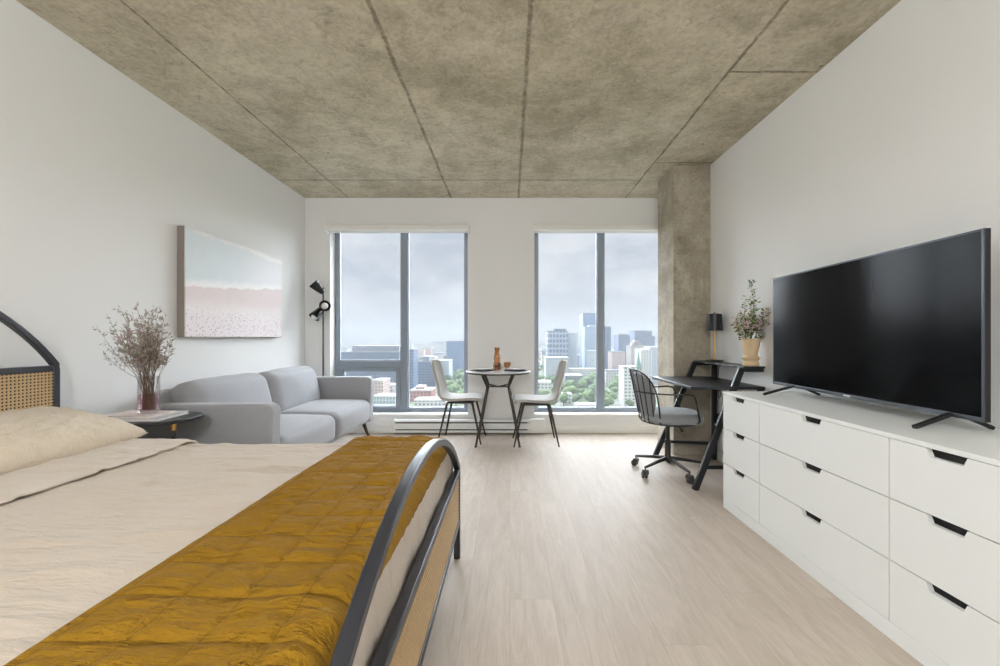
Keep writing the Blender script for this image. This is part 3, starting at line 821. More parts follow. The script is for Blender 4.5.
# ------------------------------------------------------------------ dining chairs
def shell_bm():
    prof = [(.205, .432), (.212, .445), (.195, .458), (.12, .462), (.02, .455), (-.08, .450), (-.155, .455), (-.205, .475), (-.235, .515), (-.258, .575), (-.282, .65), (-.305, .735), (-.322, .81), (-.333, .855), (-.335, .868)]
    wid = [.19, .198, .205, .212, .215, .212, .203, .190, .178, .170, .168, .164, .152, .128, .10]
    # smooth sampling
    def samp(t):
        i = min(len(prof)-2, int(t)); f = t-i
        g = lambda A, i: A[max(0, min(len(A)-1, i))]
        def cr(a, b, c, d): return .5*((2*b)+(-a+c)*f+(2*a-5*b+4*c-d)*f*f+(-a+3*b-3*c+d)*f**3)
        x = cr(g(prof, i-1)[0], g(prof, i)[0], g(prof, i+1)[0], g(prof, i+2)[0]); z = cr(g(prof, i-1)[1], g(prof, i)[1], g(prof, i+1)[1], g(prof, i+2)[1])
        return x, z, cr(g(wid, i-1), g(wid, i), g(wid, i+1), g(wid, i+2))
    bm = bmesh.new(); n = 48; m_ = 18; V = []
    for i in range(n+1):
        x, z, w = samp(i/n*(len(prof)-1)); back = max(0, min(1, (z-.46)/.15)); row = []
        for j in range(m_+1):
            s = -1+2*j/m_
            dish = (s*s)
            row.append(bm.verts.new((x + .035*dish*back, s*w, z + .012*dish*(1-back))))
        V.append(row)
    for i in range(n):
        for j in range(m_): bm.faces.new((V[i][j], V[i+1][j], V[i+1][j+1], V[i][j+1]))
    return bm
def make_dining_chair(label, loc, rz):
    t = thing('dining_chair', label, 'chair', loc, rz, 'dining chairs at the round table')
    o = mesh_obj('seat_shell', shell_bm(), M['chairfab'], t, angle=180)
    s = o.modifiers.new('solid', 'SOLIDIFY'); s.thickness = .027; s.offset = 0
    b = o.modifiers.new('bev', 'BEVEL'); b.width = .011; b.segments = 3; b.limit_method = 'ANGLE'
    mesh_obj('under_frame', box((-.15, -.13, .412), (.13, .13, .430)), M['dark_leg'], t, bevel=.004)
    for sx, fx in ((.12, .225), (-.14, -.235)):
        for sy in (1, -1):
            mesh_obj('leg', tube(bmesh.new(), [(sx, sy*.12, .425), (sx+(fx-sx)*.1, sy*.135, .40), (fx, sy*.195, 0)], [.013, .0135, .008], 12), M['dark_leg'], t)
    return t
def dup(root, label, loc, rz):
    r = root.copy(); COL.objects.link(r); r.location = loc; r.rotation_euler = (0, 0, rz); r['label'] = label
    for ch in list(root.children):
        c = ch.copy(); COL.objects.link(c); c.parent = r
        for g in ch.children:
            d = g.copy(); COL.objects.link(d); d.parent = c
    return r
dc = make_dining_chair('grey upholstered dining chair on the sofa side of the round table', (-.515, 4.555, 0), math.radians(-4))
dup(dc, 'grey upholstered dining chair on the desk side of the round table', (.262, 4.43, 0), PI+math.radians(1))

# ------------------------------------------------------------------ desk
dk = thing('desk', 'black angled-leg desk with raised rear shelf against the wall by the column', 'desk', (1.62, 3.5, 0))
DY0, DY1 = 3.075, 3.925
def D(name, bm, mat=None, **kw): return mesh_obj(name, shift(bm, dk), mat or M['black'], dk, **kw)
D('desktop', box((1.335, DY0, .728), (1.885, DY1, .75)), bevel=.003, smooth=False)
D('raised_shelf', box((1.725, DY0, .885), (1.885, DY1, .900)), bevel=.003, smooth=False)
for y in (DY0+.032, DY1-.035):
    D('front_leg', sqsweep(bmesh.new(), [(1.350, y-(.062 if y < 3.5 else 0), .0), (1.725, y, .885)], .026, .046, (0, 1, 0)), smooth=False, bevel=.003)
    yr = y if y < 3.5 else y-.075
    D('rear_leg', box((1.850, yr-.02, 0), (1.885, yr+.02, .728 if y < 3.5 else .885)), smooth=False, bevel=.003)
    D('foot_bar', sqsweep(bmesh.new(), [(1.42, y, .147), (1.85, yr, .147)], .025, .022, (0, 0, 1)), smooth=False, bevel=.002)
    D('shelf_bracket', box((1.72, y-.012, .858), (1.885, y+.012, .885)), smooth=False, bevel=.002)
D('back_rail', box((1.858, DY0+.055, .40), (1.876, DY1-.13, .43)), smooth=False, bevel=.002)

# desk lamp
dl = thing('desk_lamp', 'small table lamp with black drum shade and thin brass stem on the desk shelf', 'lamp', (1.820, 3.71, .9))
mesh_obj('base', lathe(bmesh.new(), [(0, 0), (.068, 0), (.070, .003), (.070, .014), (.067, .017), (0, .017)], 40), M['black'], dl)
mesh_obj('stem', tube(bmesh.new(), [(0, 0, .016), (0, 0, .37)], .0055, 14), M['brass'], dl)
sd = mesh_obj('lamp_shade', lathe(bmesh.new(), [(.067, .275), (.057, .425), (.055, .425), (.065, .275)], 40, close=True), M['black'], dl)
mesh_obj('shade_top', lathe(bmesh.new(), [(0, .418), (.056, .418), (.056, .422), (0, .422)], 40), M['black'], sd)
mesh_obj('finial', lathe(bmesh.new(), [(0, .422), (.007, .423), (.008, .434), (0, .440)], 14), M['black'], dl)
mesh_obj('bulb', lathe(bmesh.new(), [(0, .30), (.022, .315), (.026, .335), (.015, .365), (.012, .39), (0, .39)], 18), M['bulb'], dl)
mesh_obj('cord', tube(bmesh.new(), [(.05, .05, .006), (.075, .07, .004), (.079, .075, -.03), (.0785, .10, -.17), (.070, .09, -.26), (.066, .05, -.33), (.07, .02, -.30), (.072, .06, -.26)], .0025, 8), M['cord'], dl)

# potted plant
random.seed(5)
pp = thing('potted_plant', 'leafy plant with pink white blossoms in a beige footed pot on the desk shelf', 'potted plant', (1.812, 3.14, .9))
mesh_obj('pot', lathe(bmesh.new(), [(0, .0), (.052, .0), (.058, .006), (.058, .022), (.050, .032), (.046, .040), (.062, .052), (.066, .060), (.052, .070), (.045, .084), (.056, .14), (.066, .198), (.068, .205), (.062, .205), (.055, .15), (0, .15)], 36), M['clay'], pp)
mesh_obj('soil', lathe(bmesh.new(), [(0, .185), (.0585, .185), (.057, .176), (0, .176)], 28), M['soil'], pp)
bS, bL, bB = bmesh.new(), bmesh.new(), bmesh.new()
def plant_sprig(top, nleaf, L, W, blossoms=0, t0=.25):
    base = Vector((random.uniform(-.03, .03), random.uniform(-.03, .03), .18)); top = Vector(top)
    bend = rvec()*.03; pts = [base.lerp(top, i/8)+bend*math.sin(i/8*PI) for i in range(9)]
    tube(bS, pts, [.0022*(1-.6*i/8) for i in range(9)], 5)
    d0 = (top-base).normalized()
    for k in range(nleaf):
        t = t0+(1-t0)*(k+.5)/nleaf; i = min(7, int(t*8)); q = pts[i].lerp(pts[i+1], t*8-i)
        side = rvec(); side = (side-d0*side.dot(d0)).normalized()
        stem = q + (side+d0*.6).normalized()*L*.5
        tube(bS, [q, stem], [.0010, .0006], 4)
        leafquad(bL, stem, side+d0*.5+rvec()*.3, rvec(), L*random.uniform(.8, 1.3), W*random.uniform(.8, 1.2), random.choice([0, 0, 1]))
        leafquad(bL, q, side*-1+d0*.5+rvec()*.3, rvec(), L*random.uniform(.8, 1.3), W*random.uniform(.8, 1.2), random.choice([0, 0, 1]))
    for k in range(blossoms):
        q = pts[random.choice([4, 5, 6, 7, 8])] + rvec()*random.uniform(.008, .035)
        for r_ in range(5): leafquad(bB, q, rvec(), rvec(), .013, .011)
plant_sprig((.0, .0, .64), 26, .030, .014); plant_sprig((.015, -.03, .50), 20, .032, .015)
plant_sprig((-.02, .03, .53), 14, .028, .014)
for k in range(17):
    a = 2*PI*k/17+random.uniform(-.2, .2); r_ = random.uniform(.05, .135)
    xx = max(-.15, min(.072, r_*math.cos(a)*1.2)); 
    plant_sprig((xx, r_*math.sin(a)*1.1, random.uniform(.27, .42)), 11, .030, .015, 22 if k % 2 else 14, .3)
mesh_obj('stems', bS, M['stemgreen'], pp)
mesh_obj('leaves', bL, [M['leaf'], M['leaf2']], pp, smooth=False, recalc=False)
mesh_obj('blossoms', bB, M['blossom'], pp, smooth=False, recalc=False)

# ------------------------------------------------------------------ desk chair
oc = thing('office_chair', 'wheeled desk chair with grey cushions in a black wire frame', 'office chair', (1.305, 3.45, 0), math.radians(-6))
def O(name, bm, mat, par=None, **kw): return mesh_obj(name, bm, mat, par or oc, **kw)
O('seat', softbox((-.205, -.235, .428), (.265, .235, .508), .04, (.0, .0, .012), 16), M['seatfab'], angle=60)
seat = [c for c in oc.children if c.name.startswith('seat')][0]
for vv in seat.data.vertices:      # round the seat plan
    x, y = vv.co.x-.015, vv.co.y; m_ = max(abs(x)/.235, abs(y)/.235); l = math.hypot(x/.235, y/.235)
    if l > 1e-6: k_ = .35+.65*m_/l; vv.co.x = .015+x*k_; vv.co.y = y*k_
def R_(phi, r): return (r*math.cos(phi)+.015, r*math.sin(phi))
def backz(phi):                     # hoop height around the back
    d = min(1, abs(phi-PI)/math.radians(59)); return .43 + .425*(1-d**3.4)**(1/3.4)
def backpos(phi, z):
    t = (z-.43)/.42; r = .235+.055*max(0, t)
    x, y = R_(phi, r); return Vector((x-.03*max(0, t)*max(0, -math.cos(phi)), y, z))
bm = bmesh.new(); hp = []
for i in range(49):
    t_ = PI*i/48; c_, s_ = math.cos(t_), math.sin(t_); e_ = 2/3.4
    hp.append(backpos(PI - math.radians(59)*math.copysign(abs(c_)**e_, c_), .43+.425*abs(s_)**e_))
tube(bm, hp, .0065, 10)
O('back_hoop', bm, M['wire'])
O('base_ring', tube(bmesh.new(), [(*R_(2*PI*i/48, .225), .428) for i in range(49)], .006, 8), M['wire'])
O('middle_band', tube(bmesh.new(), [backpos(math.radians(95+170*i/40), .675) for i in range(41)], .0055, 8), M['wire'])
for dg in (133, 145, 157, 168, 180, 192, 203, 215, 227):
    p_ = math.radians(dg); zt_ = backz(p_)
    pts = [(*R_(p_, .222), .430), (*R_(p_, .243), .445)] + [backpos(p_, .47+(zt_-.47)*i/5) for i in range(6)]
    O('back_wire', tube(bmesh.new(), pts, .0042, 8), M['wire'])
for s in (1, -1):
    y = s*.285
    a = backpos(math.radians(180-s*85), .675)
    pts = [a, Vector((a.x+.05, y, .678)), Vector((.07, y, .680)), Vector((.115, y, .672)), Vector((.132, y*.99, .645)), Vector((.178, s*.235, .47)), Vector((.180, s*.155, .428))]
    O('armrest', tube(bmesh.new(), pts, .0068, 10), M['wire'])
# back cushion: curved pad inside the wires
bm = bmesh.new(); nn, mm = 22, 22; V = {}
for s in (1, -1):
    for i in range(nn+1):
        for j in range(mm+1):
            if s == -1 and (i in (0, nn) or j in (0, mm)): V[s, i, j] = V[1, i, j]; continue
            a = -1+2*i/nn; b = -1+2*j/mm
            # squircle mapping
            qa = a*math.sqrt(1-b*b/2*.8); qb = b*math.sqrt(1-a*a/2*.8)
            phi = PI + qa*math.radians(50); z = .635+qb*.195
            base = backpos(phi, z); rad = Vector((-math.cos(phi), -math.sin(phi), 0))
            th = .030*((1-a**4)*(1-b**4))**.5
            V[s, i, j] = bm.verts.new(base+rad*(.040+s*th))
for s in (1, -1):
    for i in range(nn):
        for j in range(mm):
            bm.faces.new((V[s,i,j], V[s,i+1,j], V[s,i+1,j+1], V[s,i,j+1]))
O('back_cushion', bm, M['seatfab'], angle=180)
O('seat_plate', box((-.09, -.09, .405), (.11, .09, .424)), M['plastic'], bevel=.005)
O('gas_lift', lathe(bmesh.new(), [(0, .10), (.030, .10), (.030, .13), (.024, .14), (.024, .27), (.016, .275), (.016, .41), (0, .41)], 20, (0, 0, 0)), M['wire'])
O('lift_lever', tube(bmesh.new(), [(.03, .0, .40), (.06, -.12, .395), (.07, -.155, .375)], [.005, .005, .011], 8), M['plastic'])
for dg in (140, 212, 284, 356, 68):
    a = math.radians(dg+6); c, s = math.cos(a), math.sin(a)
    ex, ey = c*.275, s*.275
    lg = O('base_arm', tube(bmesh.new(), [(c*.02, s*.02, .118), (c*.12, s*.12, .108), (ex, ey, .085)], [.018, .014, .010], 10), M['wire'])
    cs = O('caster', tube(bmesh.new(), [(ex, ey, .092), (ex, ey, .058)], .006, 8), M['caster'])
    b2 = math.radians(dg*1.7); ax = Vector((math.cos(b2), math.sin(b2), 0)); rotm = Vector((0, 0, 1)).rotation_difference(ax).to_matrix().to_4x4()
    bm = bmesh.new()
    for k in (-1, 1):
        z0, z1 = (.004, .021) if k > 0 else (-.021, -.004)
        lathe(bm, [(0, z0), (.023, z0), (.0262, z0+.003), (.0262, z1-.003), (.023, z1), (0, z1)], 24, (ex+.010*c, ey+.010*s, .0265), rotm)
    O('wheel', bm, M['caster'], cs)
    bm = bmesh.new(); lathe(bm, [(0, -.026), (.020, -.024), (.020, .024), (0, .026)], 16, (ex, ey, .048), rotm)
    O('caster_hood', bm, M['caster'], cs)

# ------------------------------------------------------------------ dresser
dr = thing('dresser', 'long white lacquered chest of nine drawers with cut-out slots along the wall', 'dresser', (1.65, 1.94, 0))
Y0, Y1, XF, XBK = 1.14, 2.74, 1.40, 1.885
def R2(name, bm, mat=M['white'], par=None, **kw): return mesh_obj(name, shift(bm, dr), mat, par or dr, **kw)
R2('plinth', box((XF+.001, Y0, 0), (XBK, Y1, .064)), smooth=False, bevel=.0015)
cols = [(2.34, 2.74), (1.54, 2.34), (1.14, 1.54)]
for (a, b) in cols:
    bm = box((XF+.02, a+.0005, .065), (XBK, a+.016, .742)); bx(bm, (XF+.02, b-.016, .065), (XBK, b-.0005, .742)); bx(bm, (XBK-.012, a+.016, .065), (XBK, b-.016, .742))
    R2('carcass', bm, smooth=False)
R2('top_panel', box((XF-.002, Y0-.002, .7425), (XBK+.003, Y1+.002, .760)), smooth=False, bevel=.0015)
rows = [(.067, .2905), (.2945, .518), (.522, .7405)]
for (a, b) in cols:
    for (z0, z1) in rows:
        g = .0026; a_, b_ = a+g, b-g; c = (a+b)/2+(.015 if a > 2.2 else 0); hw, hd = .064, .027
        poly = [(a_, z0), (b_, z0), (b_, z1), (c+hw, z1), (c+hw-.012, z1-hd), (c-hw+.012, z1-hd), (c-hw, z1), (a_, z1)]
        d_ = R2('drawer', prism(bmesh.new(), poly, 'x', XF, XF+.018), smooth=False)
        bm = box((XF+.0185, c-hw-.015, z1-.045), (XF+.0205, c+hw+.015, z1-.001))
        R2('finger_slot', bm, M['slot'], d_, smooth=False, label='black recessed finger slot')

# ------------------------------------------------------------------ television
tvx, tvy = 1.723, 2.11
tv = thing('television', 'large flat black television standing on the white dresser', 'television', (tvx, tvy, .760), 0)
Wt, Ht, zb_ = 1.262, .692, .049
rz_tv = math.atan2(.045, 1.26)
tvg = tv; tv.rotation_euler = (0, 0, -rz_tv)
hw = Wt/2
mesh_obj('screen', box((-.0165, -hw+.009, zb_+.017), (-.0130, hw-.009, zb_+Ht-.008)), M['screen'], tv, smooth=False, label='glossy dark switched-off screen')
bm = bmesh.new()
bx(bm, (-.018, -hw, zb_), (-.013, -hw+.009, zb_+Ht)); bx(bm, (-.018, hw-.009, zb_), (-.013, hw, zb_+Ht))
bx(bm, (-.018, -hw+.009, zb_), (-.013, hw-.009, zb_+.017)); bx(bm, (-.018, -hw+.009, zb_+Ht-.008), (-.013, hw-.009, zb_+Ht))
mesh_obj('bezel', bm, M['tvframe'], tv, smooth=False, bevel=.0015, label='thin silver bezel')
mesh_obj('rear_panel', box((-.0128, -hw+.0005, zb_+.0005), (.006, hw-.0005, zb_+Ht-.0005)), M['tvback'], tv, smooth=False)
bm = softbox((.006, -hw*.8, zb_+.03), (.055, hw*.8, zb_+Ht*.66), .02, seg=8)
mesh_obj('rear_housing', bm, M['tvback'], tv, angle=50)
mesh_obj('badge', box((-.0188, -.022, zb_+.005), (-.0181, .022, zb_+.0115)), M['pagewhite'], tv, smooth=False, label='small pale badge')
for y, fx in ((-.515, -.145), (.42, -.190)):
    f_ = mesh_obj('foot', sqsweep(bmesh.new(), [(fx, y+.01, .006), (fx+.012, y+.01, .010), (-.02, y, .058), (.02, y, .058), (.125, y, .012), (.135, y, .006)], .020, .013, (0, 1, 0)), M['tvback'], tv, smooth=False, bevel=.002)

# ------------------------------------------------------------------ city outside
GZ = -60.0
def haze():
    m = N('city_haze')
    vs = m.n('ShaderNodeVolumeScatter'); vs.inputs['Color'].default_value = (.88, .94, 1, 1)
    vs.inputs['Density'].default_value = HZ*.36; vs.inputs['Anisotropy'].default_value = 0.0
    va = m.n('ShaderNodeVolumeAbsorption'); va.inputs['Color'].default_value = (0, 0, 0, 1); va.inputs['Density'].default_value = HZ*.64
    ad = m.n('ShaderNodeAddShader'); m.link(vs.outputs[0], ad.inputs[0]); m.link(va.outputs[0], ad.inputs[1])
    m.link(ad.outputs[0], m.out.inputs['Volume']); return m.m
HZ = 0.0008
o = mesh_obj('haze', box((-3500, 60, GZ-5), (3500, 5200, 60)), haze(), smooth=False)
o['kind'] = 'stuff'; o['label'] = 'pale haze hanging over the city'; o['category'] = 'haze'
def ground_mat():
    m = N('city_ground'); v, x, y, z = m.coords()
    a = m.noise(v, .006, 5, .6); b = m.noise(v, .03, 5, .7)
    c = m.mix(m.sm(a, .40, .58), rgb(92, 112, 76), rgb(112, 116, 108)); c = m.mix(m.sm(b, .45, .65), c, rgb(146, 143, 138))
    m.bsdf(c, .9, 0, .1); return m.m
struct('ground', box((-9000, 60, GZ-2), (9000, 16000, GZ)), ground_mat(), smooth=False)
def facade(name, wall, glassc, fh=3.2, bw=3.2, fill=.62, fillh=.6, rough=.5):
    m = N(name); v, x, y, z = m.coords()
    h = m.math('ADD', x, y)
    fz = m.math('FRACT', m.math('DIVIDE', z, fh)); fx = m.math('FRACT', m.math('DIVIDE', h, bw))
    wz = m.math('MULTIPLY', m.math('GREATER_THAN', fz, .25), m.math('LESS_THAN', fz, .25+fillh))
    wx = m.math('MULTIPLY', m.math('GREATER_THAN', fx, (1-fill)/2), m.math('LESS_THAN', fx, 1-(1-fill)/2))
    g = m.n('ShaderNodeNewGeometry'); sp = m.n('ShaderNodeSeparateXYZ', i_0=g.outputs['Normal'])
    side = m.math('LESS_THAN', m.math('ABSOLUTE', sp.outputs[2]), .5)
    w = m.math('MULTIPLY', m.math('MULTIPLY', wz, wx), side)
    c = m.mix(m.noise(v, .05, 3), tuple(k*.94 for k in wall[:3])+(1,), wall)
    c = m.mix(w, c, glassc)
    m.bsdf(c, rough, 0, .4); return m.m
FA = {
 'navy': facade('facade_navy', rgb(96, 116, 146), rgb(60, 80, 114), 3.4, 4.2, .8, .6),
 'checker': facade('facade_checker', rgb(158, 172, 190), rgb(72, 92, 124), 7.5, 5.0, .70, .62),
 'pale': facade('facade_pale', rgb(196, 204, 212), rgb(150, 164, 180), 3.4, 2.8, .6, .6),
 'blue': facade('facade_blue', rgb(112, 142, 176), rgb(78, 112, 156), 3.4, 5.0, .86, .74),
 'paleblue': facade('facade_paleblue', rgb(176, 194, 212), rgb(120, 148, 180), 3.4, 3.6, .7, .66),
 'grey': facade('facade_grey', rgb(140, 148, 158), rgb(90, 102, 120), 3.4, 3.0, .6, .6),
 'white': facade('facade_white', rgb(222, 222, 220), rgb(128, 140, 152), 3.0, 3.4, .55, .5),
 'beige': facade('facade_beige', rgb(200, 190, 180), rgb(126, 124, 126), 3.4, 3.2, .5, .55),
 'red': facade('facade_red', rgb(186, 128, 118), rgb(120, 96, 96), 3.4, 3.4, .5, .5),
 'rose': facade('facade_rose', rgb(204, 180, 172), rgb(140, 128, 130), 3.4, 3.2, .5, .5),
}
M['roofpale'] = simple('flat_roof_pale', rgb(168, 168, 168), .9, 0, .1, .08, .1)
M['roofdark'] = simple('flat_roof_grey', rgb(112, 114, 118), .9, 0, .1, .08, .1)
M['copper'] = simple('green_copper', rgb(112, 150, 140), .6, 0, .3, .1, .2)
M['plant_green'] = simple('tree_crown', rgb(104, 124, 84), .9, 0, .1, .25, .4)
M['plant_dark'] = simple('tree_crown_dark', rgb(88, 110, 76), .9, 0, .1, .25, .4)
M['trunk'] = simple('tree_trunk', rgb(82, 70, 58), .9, 0, .1, .2, 1)
BOXES = []
def free(x0, x1, y0, y1, m_=1.5):
    return all(x1+m_ < a or x0-m_ > b or y1+m_ < c or y0-m_ > d for a, b, c, d in BOXES)
def building(label, px0, px1, py, D_, dep, fac, roof='roofdark', extra=None, group=None, zb=GZ, name='building', cat='building'):
    X0 = (px0-CX)*D_/F; X1 = (px1-CX)*D_/F; Z1 = EYE+(CY-py)*D_/F
    t = thing(name, label, cat, ((X0+X1)/2, D_+dep/2, zb), 0, group)
    w = (X1-X0)/2; h = Z1-zb
    if not free(X0, X1, D_, D_+dep, .9):      # slide back until it stands clear of its neighbours
        for q_ in range(1, 60):
            D2 = D_+q_*4; k_ = D2/D_
            if free(X0*k_, X1*k_, D2, D2+dep, .9): break
        X0, X1, D_ = X0*k_, X1*k_, D2; Z1 = EYE+(Z1-EYE)*k_; w = (X1-X0)/2; h = Z1-zb
        t.location = ((X0+X1)/2, D_+dep/2, zb)
    BOXES.append((X0, X1, D_, D_+dep))
    mesh_obj('walls', box((-w, -dep/2, 0), (w, dep/2, h)), FA[fac], t, smooth=False)
    bm = box((-w-.4, -dep/2-.4, h), (w+.4, dep/2+.4, h+.8))
    mesh_obj('roof', bm, M[roof], t, smooth=False)
    if extra:
        for (fx0, fx1, hh, fc) in extra:     # penthouse blocks as fractions of the width
            mesh_obj('penthouse', box((-w+2*w*fx0, -dep/4, h+.8), (-w+2*w*fx1, dep/4, h+.8+hh)), FA[fc], t, smooth=False)
    return t
# seen through the window by the sofa
building('long low slate-blue slab building across the window behind the sofa', 341, 399, 352.5, 560, 60, 'navy', 'roofdark', [(.12, .95, 8, 'grey')])
building('slim dark blue tower in the window beside the sofa', 405.5, 413.5, 350, 470, 22, 'navy')
building('blue-grey office block behind the chair nearest the sofa', 418, 435, 362, 520, 30, 'navy', 'roofdark', [(.2, .6, 6, 'grey')])
building('pale grey block attached to the blue-grey office block', 435, 449, 361, 540, 34, 'pale', 'roofpale')
building('tall blue tower at the edge of the window beside the round table', 446.5, 466, 341.5, 640, 34, 'blue')
building('low red brick building under the slim dark tower', 410, 431, 391, 400, 26, 'red', 'roofpale', [(.2, .6, 3, 'rose')])
building('low white block with reddish walls beyond the sofa armrest', 372, 383, 381, 420, 26, 'rose', 'roofpale')
building('curved pale terrace block beyond the sofa armrest', 382, 393, 386, 430, 24, 'white', 'roofpale')
building('low pale warehouse roof beyond the sofa armrest', 373, 395, 397, 362, 20, 'pale', 'roofpale')
building('pale low block at the foot of the slim tower', 414, 446, 401, 356, 20, 'white', 'roofpale')
# seen through the window by the column
building('dark tower with a pale chequered window pattern behind the dining chair', 547.5, 568, 331.5, 620, 34, 'checker', 'roofdark', [(.35, .95, 3.5, 'navy')])
building('pale slab tower adjoining the chequered tower', 568, 577.5, 334, 640, 34, 'pale', 'roofdark')
building('wide podium below the chequered tower', 546, 569, 358, 560, 30, 'pale', 'roofpale')
building('tallest glassy blue tower beside the window mullion', 583, 601, 313.5, 760, 40, 'blue', 'roofdark')
building('pale striped tower in front of the tallest tower', 584.5, 601.5, 327, 700, 26, 'paleblue', 'roofpale', [(.3, 1, 2.4, 'pale')])
building('small white block at the foot of the tallest tower', 589, 599, 351, 600, 24, 'pale', 'roofpale')
building('dark blue slab tower just past the window mullion', 603.5, 611, 327, 690, 30, 'navy')
building('square grey tower between the mullion and the church spire', 618.5, 630, 335.5, 800, 36, 'navy', 'roofdark', [(.1, .9, 2.5, 'grey')])
building('broad dark blue tower behind the domed building', 634.5, 652, 331, 820, 44, 'navy')
building('narrow blue wing beside the broad dark tower', 652, 655, 336.5, 830, 30, 'navy')
building('pink beige block below the square grey tower', 612, 625, 352, 620, 26, 'rose')
building('white apartment tower with a grid of balconies above the desk chair', 623.5, 637, 367.5, 365, 16, 'white', 'roofpale')
building('pale block behind the church spire', 641, 652, 350, 520, 26, 'white', 'roofpale')
building('plain white block nearest the column', 650, 668, 347, 560, 26, 'pale', 'roofpale')
building('beige hotel block with stepped roof behind the spire', 631, 645, 346, 700, 30, 'beige', 'roofpale', [(.2, .8, 5, 'beige'), (.35, .65, 9, 'rose')])
building('low white building among the trees behind the dining chair', 538, 551, 383, 400, 20, 'white', 'roofpale')
building('long low grey roof behind the park trees', 565, 583, 376, 470, 24, 'grey', 'roofpale')
building('pale long block beyond the park beside the mullion', 570, 597, 369.5, 560, 20, 'white', 'roofpale')
building('small white house in the middle of the park', 563, 572, 395, 385, 14, 'white', 'roofpale')
building('pale low hall past the mullion', 606, 622, 371, 520, 20, 'white', 'roofdark')
building('low bright roof in front of the park under the mullion', 577, 598, 406, 352, 14, 'white', 'roofpale')
# church
D_ = 430; cxp = (638.5-CX)*D_/F
BOXES.append((cxp-9, cxp+9, D_-4, D_+31))
t = thing('church', 'church with a green copper spire above the desk chair', 'church', (cxp, D_, GZ))
zt_ = EYE+(CY-369)*D_/F-GZ; ztip = EYE+(CY-349.5)*D_/F-GZ
mesh_obj('tower', box((-3, -3, 0), (3, 3, zt_)), FA['beige'], t, smooth=False)
mesh_obj('spire', lathe(bmesh.new(), [(0, zt_), (3.4, zt_), (2.4, zt_+5), (.9, (zt_+ztip)/2+4), (0, ztip)], 8), M['copper'], t, smooth=False)
mesh_obj('nave', prism(bmesh.new(), [(-8, 0), (8, 0), (8, 12), (0, 19), (-8, 12)], 'y', 3.2, 30), M['roofdark'], t, smooth=False)
# sloped-roof low buildings repeated over the city
random.seed(21)
kinds = ['pale', 'white', 'grey', 'beige', 'rose', 'paleblue', 'red', 'white']
protos = []
for k, fc in enumerate(kinds):
    t = thing('city_block', 'low pale city building lost in the distant haze', 'building', (0, 0, GZ), 0, 'low city buildings in the haze')
    mesh_obj('walls', box((-.5, -.5, 0), (.5, .5, 1)), FA[fc], t, smooth=False)
    mesh_obj('roof', box((-.51, -.51, 1), (.51, .51, 1.04)), M['roofpale' if k % 3 else 'roofdark'], t, smooth=False)
    protos.append(t)
cnt = 0; used = [0]*len(protos)
for k in range(520):
    if sum(used) >= 230: break
    D_ = 620*math.exp(random.random()**.9*1.75)
    w2 = random.choice((0, 1, 1))
    px = random.uniform(336, 466) if w2 == 0 else random.uniform(536, 662)
    X = (px-CX)*D_/F + random.uniform(-1, 1)*20
    w, dp = random.uniform(18, 52), random.uniform(16, 40)
    h = random.choice((10, 13, 16, 22, 30)) * random.uniform(.8, 1.2)
    if D_ > 1300: h *= 1.3; w *= 1.4
    if D_ > 1500 and random.random() < .12: h *= 1.7
    if not free(X-w*.55, X+w*.55, D_-dp*.55, D_+dp*.55): continue
    BOXES.append((X-w*.52, X+w*.52, D_-dp*.52, D_+dp*.52))
    kk = random.randrange(len(protos)); pr = protos[kk]
    if used[kk] == 0: r = pr
    else:
        r = pr.copy(); COL.objects.link(r)
        for ch in pr.children: c = ch.copy(); COL.objects.link(c); c.parent = r
    used[kk] += 1
    r.location = (X, D_, GZ); r.scale = (w, dp, h)
# park trees
def tree_proto(mat, seed):
    t = thing('park_tree', 'round green tree in the park below the windows', 'tree', (0, 0, GZ), 0, 'trees in the park and streets below')
    bm = bmesh.new()
    rnd = random.Random(seed)
    for k in range(5):
        c = Vector((rnd.uniform(-2.4, 2.4), rnd.uniform(-2.4, 2.4), 7.5+rnd.uniform(-1.6, 2.4))); R = rnd.uniform(2.4, 3.8)
        r = bmesh.ops.create_icosphere(bm, subdivisions=2, radius=R)
        for v in r['verts']: v.co = v.co*(1+.22*noise.noise(v.co*.9+Vector((seed, k, 0)))) + c
    mesh_obj('crown', bm, mat, t, smooth=False)
    mesh_obj('trunk', tube(bmesh.new(), [(0, 0, 0), (0, 0, 6)], [.45, .3], 6), M['trunk'], t)
    return t
tp = [tree_proto(M['plant_green'], 1), tree_proto(M['plant_dark'], 2), tree_proto(M['plant_green'], 3)]
used = [0, 0, 0]; random.seed(33); placed = 0
def put_tree(X, Y, s):
    if not free(X-5.3*s, X+5.3*s, Y-5.3*s, Y+5.3*s, 0): return
    BOXES.append((X-5.3*s, X+5.3*s, Y-5.3*s, Y+5.3*s))
    kk = random.randrange(3); pr = tp[kk]
    if used[kk] == 0: r = pr
    else:
        r = pr.copy(); COL.objects.link(r)
        for ch in pr.children: c = ch.copy(); COL.objects.link(c); c.parent = r
    used[kk] += 1
    r.location = (X, Y, GZ); r.scale = (s, s, s); r.rotation_euler = (0, 0, random.uniform(0, 6))
for k in range(900):
    if k < 600: px = random.uniform(541, 640); D_ = random.uniform(352, 560)
    elif k < 720: px = random.uniform(447, 466); D_ = random.uniform(370, 620)
    else: px = random.choice((random.uniform(340, 466), random.uniform(536, 660))); D_ = random.uniform(560, 1100)
    if 622 < px < 640 and 355 < D_ < 395: continue
    put_tree((px-CX)*D_/F, D_, random.uniform(.75, 1.35))

